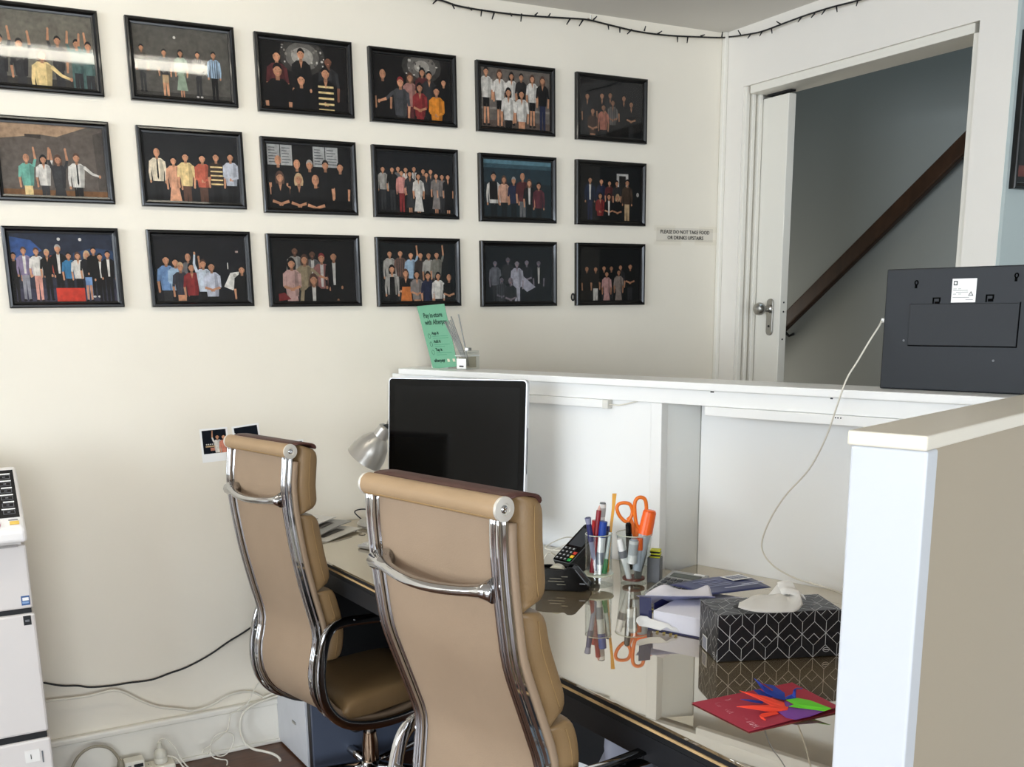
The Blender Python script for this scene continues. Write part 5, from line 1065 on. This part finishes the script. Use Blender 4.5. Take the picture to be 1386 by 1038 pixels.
# torn white flaps at front edge of the opening
crumple('torn_flap', ([Q(874, 804, .05), Q(886, 796, .06), Q(900, 791, .06), Q(918, 797, .07), Q(940, 798, .07), Q(958, 792, .06), Q(963, 804, .05)], [Q(873, 806, .035), Q(886, 806, .03), Q(900, 806.5, .03), Q(918, 807, .03), Q(940, 807, .03), Q(958, 807, .03), Q(964, 807, .03)]), mat('torn_paper', 'e6e3ea', .7), .0012, rm, lambda q: 0, seed=5)
crumple('torn_flap', ([Q(861, 806, .03), Q(885, 806, .03), Q(930, 806.5, .03), Q(968, 807, .02)], [Q(884, 817, .085), Q(900, 815, .09), Q(935, 811, .09), Q(968, 809, .08)]), mat('lilac_paper', 'b4b6d6', .6), .0006, rm, lambda q: 0, seed=6)
crumple('torn_flap', ([Q(862, 836, -.012), Q(867, 833, -.006), Q(876, 834, -.004), Q(880, 837, -.010), Q(893, 841, -.020), Q(905, 844, -.026), Q(909, 848, -.030), Q(922, 850, -.034)], [Q(861, 841, -.022), Q(865, 847, -.022), Q(877, 849, -.02), Q(888, 852, -.026), Q(894, 853.5, -.030), Q(902, 848.5, -.034), Q(910, 854, -.036), Q(922, 855, -.038)]), PAPER, .0008, rm, lambda q: .002*math.sin(PI*q), seed=8, k=1)
for k, (x, y, s_) in enumerate(((890, 857, 5), (899, 858.5, 5), (908, 860, 5), (915, 862, 4))):
    q = atz(x, y-2, ZD+.0022); MB().tube([q+rx*.007*math.cos(a)*.5-ry*.007*math.sin(a)*.6 for a in [0.4+4.6*j/8 for j in range(9)]], .0009, 4).build('gold_print', mat('gold_ink', 'b29a3a', .4), rm, world=True)
# ------------------------------------------------------------------ tissue box
tA, tB = atz(970, 897, ZD), atz(957, 875, ZD)
bx = nrm(atz(1130, 888, ZD)-tA); by = V3(-bx[1], bx[0], 0); by = by if by @ vd > 0 else -by
TL, TW_, TH_ = .262, .118, 66/ppm(tA)
tb = thing('tissue_box', 'black tissue box with white geometric lines and a pulled tissue', 'tissues', tA+bx*TL/2+by*TW_/2)
TBM = mat('tissue_card', '1a1b20', .35); LN = mat('white_line', 'dcdcdc', .4)
MB().obox(tA+UZ*.0008, bx*TL, by*TW_, UZ*TH_).build('carton', TBM, tb, world=True, bevel=.002)
def pattern(name, o, ex, ey, w_, h_, nn):
    o, ex, ey, nn = map(lambda q: np.array(q, float), (o, ex, ey, nn)); b = MB(); a = .0185; lw2 = .00042
    def seg(p, q):
        # clip to the face
        (x0, y0), (x1, y1) = p, q; t0, t1 = 0, 1
        for d_, lo, hi, s_ in ((x1-x0, 0, w_, x0), (y1-y0, 0, h_, y0)):
            if abs(d_) < 1e-9:
                if not lo <= s_ <= hi: return
            else:
                ta, tb_ = sorted(((lo-s_)/d_, (hi-s_)/d_)); t0, t1 = max(t0, ta), min(t1, tb_)
        if t1 <= t0: return
        P, Q_ = np.array([x0+(x1-x0)*t0, y0+(y1-y0)*t0]), np.array([x0+(x1-x0)*t1, y0+(y1-y0)*t1]); d_ = Q_-P; L = np.hypot(*d_)
        if L < 1e-4: return
        n_ = np.array([-d_[1], d_[0]])/L*lw2
        b.poly([o+ex*v[0]+ey*v[1]+nn*.0004 for v in (P+n_, P-n_, Q_-n_, Q_+n_)])
    p_ = .0255; Hh = p_*2.0
    for r in range(-2, int(h_/Hh)+3):
        sh = p_ if r % 2 else 0
        for i in range(-3, int(w_/p_)+4):
            x0, x1 = i*p_+sh, (i+1)*p_+sh; lo, hi = (0, p_) if i % 2 == 0 else (p_, 0)
            for dy in (0, p_*1.0): seg((x0, r*Hh+lo+dy), (x1, r*Hh+hi+dy))
            seg((x0, r*Hh+lo), (x0, r*Hh+lo+p_))
            if i % 2 == 0:   # small diamond hanging between the chevron rows
                y = r*Hh+lo+p_; xm = x0
                seg((xm, y), (xm+p_*.5, y+p_*.5)); seg((xm, y), (xm-p_*.5, y+p_*.5)); seg((xm+p_*.5, y+p_*.5), (xm, y+p_)); seg((xm-p_*.5, y+p_*.5), (xm, y+p_))
    return b.build(name, LN, tb, world=True, label='white printed line pattern')
pattern('line_print', tA+UZ*.0008, bx, UZ, TL, TH_, -by)
pattern('line_print', tA+by*TW_+UZ*.0008, -by, UZ, TW_, TH_, -bx)
pattern('line_print', tA+UZ*(TH_+.0008), bx, by, TL, TW_, UZ)
MB().obox(tA-bx*.0008+by*.062+UZ*.003, by*.03, -bx*.0006, UZ*.030).build('barcode_label', PAPER, tb, world=True)
for k in range(7): MB().obox(tA-bx*.0016+by*(.0655+.0035*k)+UZ*.005, by*.0014, -bx*.0004, UZ*.026).build('barcode_bar', mat('barcode_grey', '8a8ea0', .5), tb, world=True)
for o2, e1, n2 in ((tA+by*.018+UZ*.012, by, -bx), (tA+bx*(TL*.885)+UZ*.016, bx, -by)):
    q = np.array(o2)+np.array(n2)*.0007
    MB().prism([q+np.array(e1)*.0075*math.cos(a)+UZ*.005*math.sin(a) for a in [2*PI*k/18 for k in range(18)]], np.array(n2)*.0003).build('oval_logo', LN, tb, world=True)
    MB().prism([q+np.array(n2)*.0004+np.array(e1)*.0066*math.cos(a)+UZ*.0041*math.sin(a) for a in [2*PI*k/18 for k in range(18)]], np.array(n2)*.0003).build('oval_logo', TBM, tb, world=True)
    MB().obox(q+np.array(n2)*.0008-np.array(e1)*.0055-UZ*.0006, np.array(e1)*.011, UZ*.0014, np.array(n2)*.0002).build('oval_logo', LN, tb, world=True)
def TQ(x, y, d): return onpl(x, y, tA+by*d, by)
TISM = mat('tissue_paper', 'efede8', .8, spec=.1)
sl0 = tA+bx*TL*.38+by*TW_*.45+UZ*(TH_+.001)
MB().prism([sl0+bx*.05*math.cos(a)+by*.02*math.sin(a) for a in [2*PI*k/18 for k in range(18)]], UZ*.0009).build('opening', BLACKM, tb, world=True)
crumple('tissue', ([TQ(999, 822, -.004), TQ(1012, 826, -.006), TQ(1032, 829, -.006), TQ(1058, 829, -.004), TQ(1078, 827, .0), TQ(1087, 818, .02)], [TQ(1002, 817, .05), TQ(1020, 806, .06), TQ(1040, 805, .065), TQ(1056, 803, .06), TQ(1066, 806, .06), TQ(1078, 800, .055)]), TISM, .0018, tb, lambda q: .006*math.sin(PI*q), seed=11)
crumple('tissue', ([TQ(1058, 808, .055), TQ(1064, 804, .05), TQ(1072, 805, .045), TQ(1084, 808, .04), TQ(1091, 812, .03)], [TQ(1052, 788, .075), TQ(1060, 786, .072), TQ(1070, 786, .07), TQ(1074, 790, .065), TQ(1078, 798, .06)]), TISM, .0016, tb, lambda q: .004*math.sin(2*PI*q), seed=13)
crumple('tissue', ([TQ(1040, 806, .062), TQ(1048, 806, .06), TQ(1058, 808, .055), TQ(1066, 812, .05)], [TQ(1051, 793, .078), TQ(1056, 791, .076), TQ(1060, 794, .07), TQ(1070, 800, .065)]), TISM, .001, tb, lambda q: .002, seed=17)
# ------------------------------------------------------------------ red card and folded cranes
cd = thing('greeting_card', 'crimson card with white handwriting under the paper cranes', 'card', atz(1030, 965, ZD))
CR = mat('crimson_card', 'b02f45', .6)
k4 = [atz(936, 951.5, ZD+.0012), atz(1014, 990.5, ZD+.0012), atz(1136, 957, ZD+.006), atz(1072, 924, ZD+.0012)]
MB().prism(k4, UZ*.0008).build('leaf', CR, cd, world=True)
MB().prism([p-UZ*.0008+(np.array(k4[0])-k4[2])*0 for p in (atz(938, 952.5, ZD+.0002), atz(1015, 991.5, ZD+.0002), atz(1138, 962, ZD+.0012), atz(1074, 925, ZD+.0002))], UZ*.0006).build('leaf', mat('crimson_card_inside', '9a2a3c', .6), cd, world=True)
WI = mat('white_ink', 'f0d5da', .6); hu = nrm(np.array(k4[1])-k4[0]); hv = nrm(np.array(k4[3])-k4[0])
def hw(u, v): return np.array(k4[0])+(np.array(k4[1])-k4[0])*u+(np.array(k4[3])-k4[0])*v+UZ*.0011
rs = random.Random(4)
for line, (v0, u0, n_) in enumerate(((.24, .12, 3), (.12, .14, 4), (.10, .36, 4), (.13, .60, 4), (.08, .78, 5))):
    for k in range(n_):
        u, v = u0+.036*k, v0+.02-.006*k
        MB().tube([hw(u+rs.uniform(-.01, .01), v+.055), hw(u+.012, v+.02), hw(u+rs.uniform(-.004, .022), v)], .00055, 4).build('handwriting', WI, cd, world=True)
        if k % 2: MB().tube([hw(u-.012, v+.04), hw(u+.022, v+.038)], .00055, 4).build('handwriting', WI, cd, world=True)
def tri(t, name, pts, ma, sub=0): return MB().prism([np.array(p) for p in pts], UZ*.0007).build(name, ma, t, world=True)
def Z(x, y, h): return atz(x, y, ZD+.003+h)
ORG = mat('orange_paper', 'f0442c', .6); BLU = mat('blue_paper', '2340a8', .6); DBLU = mat('blue_paper_dark', '1f2f7c', .6); GRE = mat('green_paper', '63cc2a', .6); PUR = mat('purple_paper', '7a3f98', .6)
G = 'folded paper cranes on the card'
t = thing('paper_crane', 'royal blue folded paper crane with raised wing at the back of the card', 'origami', Z(1060, 945, 0), 0, G)
tri(t, 'wing', [Z(1020.5, 918, .030), Z(1030, 925, .026), Z(1047, 928, .020), Z(1062, 938, .010), Z(1063, 948, .004), Z(1050, 945, .008), Z(1036, 938, .016), Z(1030, 931, .022)], BLU)
tri(t, 'fold', [Z(1029, 924.5, .0285), Z(1032, 924.8, .0275), Z(1047, 934, .0205), Z(1045, 935.2, .0205)], mat('crane_fold_red', '7a1f3c', .6))
tri(t, 'body', [Z(1062, 946, .005), Z(1078, 946.5, .004), Z(1076, 936, .016), Z(1072, 940, .010), Z(1064, 943, .006)], BLU)
tri(t, 'neck', [Z(1072, 942, .008), Z(1077, 945, .006), Z(1076.5, 935, .018), Z(1078, 931.5, .020), Z(1074, 934, .018)], BLU)
tri(t, 'head', [Z(1075, 933, .0185), Z(1078, 931, .0195), Z(1087, 931.5, .017), Z(1086, 932.6, .016)], mat('crane_grey_blue', '55619c', .6))
tri(t, 'tail', [Z(1002, 946.5, .009), Z(1016, 947, .010), Z(1034, 949.5, .009), Z(1032, 952.5, .006), Z(1016, 950, .007)], DBLU)
tri(t, 'wing', [Z(1020, 934, .014), Z(1028, 933.5, .015), Z(1046, 943, .010), Z(1040, 946, .006), Z(1028, 941, .009)], DBLU)
t = thing('paper_crane', 'bright orange-red folded paper crane lying at the front of the cranes', 'origami', Z(1045, 962, 0), 0, G)
tri(t, 'wing', [Z(1001, 935, .026), Z(1018, 939, .023), Z(1038, 943, .018), Z(1061, 951, .010), Z(1064, 958, .007), Z(1044, 955, .011), Z(1024, 945, .018)], ORG)
tri(t, 'wing', [Z(997, 956.5, .012), Z(1016, 955, .013), Z(1042, 954.5, .011), Z(1067, 957, .008), Z(1066, 961, .006), Z(1046, 964, .004), Z(1026, 961, .007)], ORG)
tri(t, 'neck', [Z(1028, 968.5, .005), Z(1031, 966, .007), Z(1050, 963, .006), Z(1054, 966, .003), Z(1034, 971, .003), Z(1034, 974, .002), Z(1031, 973, .002)], ORG)
tri(t, 'head', [Z(1028, 969, .0045), Z(1033, 971.5, .004), Z(1037, 974, .0022), Z(1036, 975.5, .0015), Z(1030, 972.5, .002)], ORG)
t = thing('paper_crane', 'lime green folded paper crane pointing right beside the blue one', 'origami', Z(1090, 955, 0), 0, G)
tri(t, 'wing', [Z(1064, 947.5, .012), Z(1079, 945, .013), Z(1096, 948, .013), Z(1125, 959, .012), Z(1100, 955, .011), Z(1074, 953, .010)], GRE)
tri(t, 'wing', [Z(1068, 956.5, .010), Z(1076, 953, .0115), Z(1100, 954.5, .0115), Z(1125, 959.5, .0115), Z(1116, 962.5, .009), Z(1092, 959.5, .008)], GRE)
t = thing('paper_crane', 'flat purple folded paper crane beneath the green one', 'origami', Z(1080, 966, 0), 0, G)
tri(t, 'wing', [Z(1051, 962, .004), Z(1068, 957.5, .007), Z(1092, 960, .0065), Z(1115, 963, .007), Z(1096, 970, .003), Z(1077, 974, .0015), Z(1064, 971.5, .0015)], PUR)
tri(t, 'body', [Z(1062, 949, .008), Z(1068, 951, .0085), Z(1073, 954, .008), Z(1067, 957, .007), Z(1062, 956, .0065)], PUR)
# ------------------------------------------------------------------ printer at the left edge
YP = -.40
pr_ = thing('office_printer', 'white floor-standing office printer cut by the left photo edge', 'printer', (-.12, -.2, 0))
XR = .141; ze = [aty(*p, YP)[2] for p in ((36.8, 735), (44, 823), (45, 829), (66, 991), (68, 997))]
def pbox(n_, z0, z1, x1, ma=PRN, dy=0, **k): return MB().box(-.42, x1, YP+dy, -.05, z0, z1).build(n_, ma, pr_, world=True, **k)
pbox('upper_body', ze[1]+.001, ze[0]-.004, XR-.001, bevel=.006); pbox('shadow_gap', ze[2], ze[1]+.002, XR-.006, BLACKM, .006)
pbox('front_cover', ze[3]+.004, ze[2]-.001, XR+.0015, bevel=.007); pbox('shadow_gap', ze[4], ze[3]+.005, XR-.004, BLACKM, .006)
dw = pbox('paper_drawer', .075, ze[4]-.001, XR+.0035, bevel=.006); pbox('base', .0, .074, XR-.01, mat('printer_grey', '9b9792', .5), .01)
PF = YP-.0008
def face(n_, x0, y0, x1, y1, ma, par=pr_, d_=.001):
    a_, b_ = aty(x0, y0, YP), aty(x1, y1, YP); return MB().box(a_[0], b_[0], YP-.0003-d_, YP-.0003, min(a_[2], b_[2]), max(a_[2], b_[2])).build(n_, ma, par, world=True)
face('groove', -10, 741, 24, 740, mat('groove_grey', '9a9591', .5))
sk = face('sticker', 28, 807, 41, 818, mat('sticker_blue', '32598f', .4)); face('sticker_print', 30, 809, 39, 812, PAPER, sk, .0015); face('sticker_print', 30, 814.5, 39, 816, mat('sticker_light', '88a5cc', .4), sk, .0015)
sk = face('sticker', 31, 834, 43, 845, BLACKM); face('sticker_print', 34, 839, 40, 841, GREYP, sk, .0015)
pl_ = face('drawer_label', 33, 1017, 55, 1029, mat('label_offwhite', 'e9e6e0', .5), dw); face('drawer_label_tab', 56, 1016, 60, 1031, GREYP, dw)
a_ = aty(42, 1028, YP); text('drawer_number', '1', .020, BLACKM, (a_[0]-.004, YP-.0016, a_[2]+.002), (1, 0, 0), (0, 0, 1), dw)
# sloping control panel
p0, p1 = V3(-.42, YP-.055, aty(36, 736, YP-.055)[2]), V3(.128, YP-.055, aty(36.5, 734, YP-.055)[2])
zlow = p1[2]; tp = aty(17, 633, YP+.08); zup = tp[2]; xr0, xr1 = aty(36, 720, YP-.055)[0], aty(18, 634, YP+.08)[0]
dn = V3(0, YP+.08-(YP-.055), zup-(zlow+.035)); dl2 = np.linalg.norm(dn); dn = dn/dl2; pn = nrm(np.cross(V3(1, 0, 0), dn))
f0 = V3(xr0, YP-.055, zlow+.035)
MB().prism([(0, YP-.055, zlow), (0, YP-.055, zlow+.035), (0, YP+.08, zup), (0, YP+.10, zup), (0, YP+.10, ze[0]-.003), (0, YP, ze[0]-.003), (0, YP, zlow)], (1, 0, 0)).v
hv8 = [(-.42, YP-.055, zlow), (xr0, YP-.055, zlow), (xr0, YP-.055, zlow+.035), (-.42, YP-.055, zlow+.035)]
cpn = MB()
cpn.prism([(-.42, YP-.055, zlow), (-.42, YP-.055, zlow+.035), (-.42, YP+.08, zup), (-.42, YP+.11, zup), (-.42, YP+.11, zlow)], (xr0+.42, 0, 0))
hs_ = cpn.build('control_panel', mat('printer_white', 'eeeae6', .35), pr_, world=True, bevel=.010, bseg=3)
def cf(u0, v0, u1, v1, ma, n_, par=None, h=.0006):   # u from the right edge (m), v along the slope 0..1
    o2 = f0+V3(-u1, 0, 0)+dn*dl2*v0+pn*.0004
    return MB().obox(o2, V3(u1-u0, 0, 0), dn*dl2*(v1-v0), pn*h).build(n_, ma, par or pr_, world=True)
fcp = cf(.010, .20, .4, .965, mat('panel_black', '1b1a1c', .25), 'panel_face')
cf(.068, .26, .35, .80, mat('lcd_grey', 'a6a4a4', .2), 'display', fcp, .0010)
for k in range(6):
    v = .255+.113*k
    cf(.019, v, .047, v+.058, GREYP, 'button', fcp, .0012); cf(.0205, v+.006, .0455, v+.052, mat('panel_black', '1b1a1c', .25), 'button_face', fcp, .0016)
    cf(.030, v+.022, .037, v+.036, GREYP, 'button_icon', fcp, .0020)
    cf(.018, v+.070, .050-(k % 2)*.006, v+.088, PAPER, 'button_caption', fcp, .0012)
cf(.014, .085, .036, .135, mat('yellow_button', 'e9c25a', .4), 'reset_button', hs_, .003); cf(.016, .155, .038, .168, GREYP, 'button_caption', hs_, .001)
q = f0+V3(-.068, 0, 0)+dn*dl2*.10+pn*.001
MB().lathe([(0, 0), (.011, 0), (.010, .003), (0, .0032)], q, pn, 20).build('stop_button', mat('pink_button', 'd98a94', .4), hs_, world=True, smooth=True)
MB().prism([(-.42, YP+.10, zup-.002), (-.42, YP+.2, zup-.002), (-.42, YP+.2, zup+.03), (-.42, YP+.13, zup+.03)], (.52, 0, 0)).build('document_lid', GREYP, pr_, world=True, bevel=.004)
MB().box(-.42, XR-.012, YP+.012, -.052, ze[0]-.0045, ze[0]+.06).build('scanner_body', PRN, pr_, world=True)

# ------------------------------------------------------------------ cables, power board and plugs along the baseboard
def W(x, y, Y=-.012): return aty(x, y, Y)
cable('wall_cable', [W(40, 921), W(62, 924.5), W(84, 928), W(105, 928), W(122, 930), W(150, 928), W(175, 924), W(205, 920), W(230, 911), W(250, 904), (W(272, 893)), W(290, 882), W(310, 868), W(328, 857), W(350, 842), W(372, 826)], .0032, BLACKM, 'black cable sagging across the cream wall from the printer', n=4)
cable('wall_cable', [W(52, 953, -.03), W(64, 949, -.03), W(90, 946, -.03), W(120, 942, -.03), W(145, 935.5, -.03), W(158, 934.5, -.03), W(172, 939, -.03), W(190, 948, -.03), W(215, 957, -.03), W(245, 960, -.032), W(262, 962, -.034), W(285, 955, -.034), W(310, 941, -.03), W(328, 936.5, -.02), W(345, 937.5, -.02), W(358, 944, -.022), W(380, 943, -.022)], .0040, CABW, 'thick white cable lying in waves along the baseboard top', n=4)
cable('wall_cable', [W(372, 934, -.02), W(368, 922, -.014), W(360, 918, -.014), W(350, 924, -.016), W(342, 938, -.035), W(336, 950, -.04), W(322, 962, -.04), W(312, 967, -.042), W(309, 985, -.045), W(303, 993, -.05), W(292, 1002, -.06), W(283, 1010, -.065), W(276, 1014, -.07), W(275, 1019, -.07), W(282, 1020, -.07), W(286, 1006, -.075), W(292, 996, -.08), W(303, 991, -.085), W(315, 994, -.08), W(316, 1005, -.085), W(309, 1018, -.09), W(298, 1023.5, -.09), W(287, 1018, -.09), W(284, 1013, -.09), W(288, 1024, -.10), W(298, 1027.5, -.11), W(307, 1029, -.11), W(306, 1038, -.12), W(296, 1046, -.13)], .0022, CABW, 'thin tangled white lead looping from baseboard to floor', n=4)
cable('hose_cable', [W(378, 941, -.03), W(366, 945, -.035), W(352, 950, -.04), W(338, 957, -.045), W(328, 967, -.05), W(325, 982, -.05), W(327, 995, -.055), W(333, 1007, -.07), W(344, 1014, -.10), W(358, 1017, -.13), W(371, 1021, -.15), W(379, 1028, -.17), W(376, 1038, -.19), W(366, 1050, -.21)], .0045, CABW, 'thick white hose curving down to the timber floor', n=5)
cable('hose_cable', [W(355, 945, -.032), W(366, 940, -.032), W(380, 936, -.03)], .0040, CABW, 'short white cable end entering behind the pedestal')
pb_ = thing('power_board', 'white power board on the floor under the baseboard', 'power board', W(205, 1036, -.07))
z_ = max(.03, W(205, 1036, -.07)[2])
pbm = MB().box(W(150, 1036, -.07)[0], W(236, 1036, -.07)[0], -.105, -.045, 0.0005, .040).build('case', mat('board_white', 'e4dfcf', .4), pb_, world=True, bevel=.006)
for i in range(4):
    x = W(160+19*i, 1036, -.07)[0]
    so = MB().box(x-.016, x+.016, -.092, -.058, .0401, .0415).build('socket', mat('socket_cream', 'd3cdbb', .4), pb_, world=True)
    for dx in (-.006, .006): MB().box(x+dx-.001, x+dx+.001, -.078, -.070, .0416, .042).build('slot', BLACKM, so, world=True)
ad = thing('power_adaptor', 'small white adaptor block with a dark port on the power board', 'adaptor', W(182, 1030, -.075))
x0_, x1_ = W(168, 1030, -.085)[0], W(195, 1030, -.085)[0]
MB().box(x0_, x1_, -.10, -.055, .042, .042+.030).build('body', mat('adaptor_white', 'e8e4d6', .4), ad, world=True, bevel=.003)
MB().box(x0_+.026, x1_-.005, -.1012, -.1, .050, .062).build('port', BLACKM, ad, world=True); MB().box(x0_+.008, x0_+.018, -.1012, -.1, .054, .060).build('mark', GREYP, ad, world=True)
pg = thing('power_plug', 'upright translucent white plug standing in the power board', 'plug', W(217, 1025, -.075))
bx_, by_ = W(217.5, 1025, -.075)[0], -.075
MB().lathe([(0, .0), (.022, .0), (.022, .012), (.019, .016), (.020, .030), (.017, .036), (.015, .040), (.008, .046), (.006, .066), (.0, .067)], (bx_, by_, .043), UZ, 20).build('body', mat('plug_milky', 'd5d2c4', .3), pg, world=True, smooth=True)
for k in range(3): MB().lathe([(.0075, 0), (.0075, .003), (.006, .003)], (bx_, by_, .043+.048+.006*k), UZ, 14).build('strain_relief', mat('plug_milky', 'd5d2c4', .3), pg, world=True)
cable('plug_lead', [V3(bx_, by_, .108), V3(bx_+.004, by_, .118), V3(bx_+.022, by_-.004, .116), V3(bx_+.045, by_-.012, .085), V3(bx_+.06, by_-.02, .045), V3(bx_+.085, by_-.04, .012), V3(bx_+.14, by_-.06, .004), V3(bx_+.2, by_-.075, .004)], .0026, CABW, 'white lead arching over from the upright plug')
cable('plug_lead', [V3(bx_+.02, by_-.01, .062), V3(bx_+.045, by_-.025, .052), V3(bx_+.065, by_-.04, .02), V3(bx_+.10, by_-.06, .004), V3(bx_+.16, by_-.09, .004)], .0026, CABW, 'second white lead leaving the plug side towards the floor')
cable('printer_lead', [W(92, 1052, -.06), W(102, 1030, -.06), W(112, 1018, -.06), W(125, 1011, -.06), W(138, 1010, -.06), W(150, 1014, -.06), W(159, 1024, -.062), W(163, 1034, -.066)], .0048, mat('grey_cable', '9a927f', .5), 'thick grey cable arching beside the printer foot')
MB().lathe([(0, 0), (.011, 0), (.013, .01), (.009, .026), (.005, .03), (0, .03)], W(164, 1038, -.068)+V3(0, 0, -.004), UZ, 16).build('cable_plug', mat('grey_plug', '8d8775', .5), smooth=True, label='grey plug end on the thick grey cable at the power board', cat='plug')
# pale crumpled bag kept under the desk behind the near chair
rg = []
for i in range(9):
    zz = .36+.04*i; rr = .12*(1-.085*abs(i-2.5))
    rg.append([V3(1.28, -1.60, zz)+V3(rr*math.cos(a)*(1+.16*math.sin(3*a+i)), rr*.8*math.sin(a)*(1+.16*math.cos(4*a+i*2)), .012*math.sin(5*a+i)) for a in [2*PI*k/20 for k in range(20)]])
MB().loft(rg).build('plastic_bag', mat('pale_bag', 'b9bdd0', .4), smooth='all', label='pale blue-grey crumpled bag hanging under the desk', cat='bag')
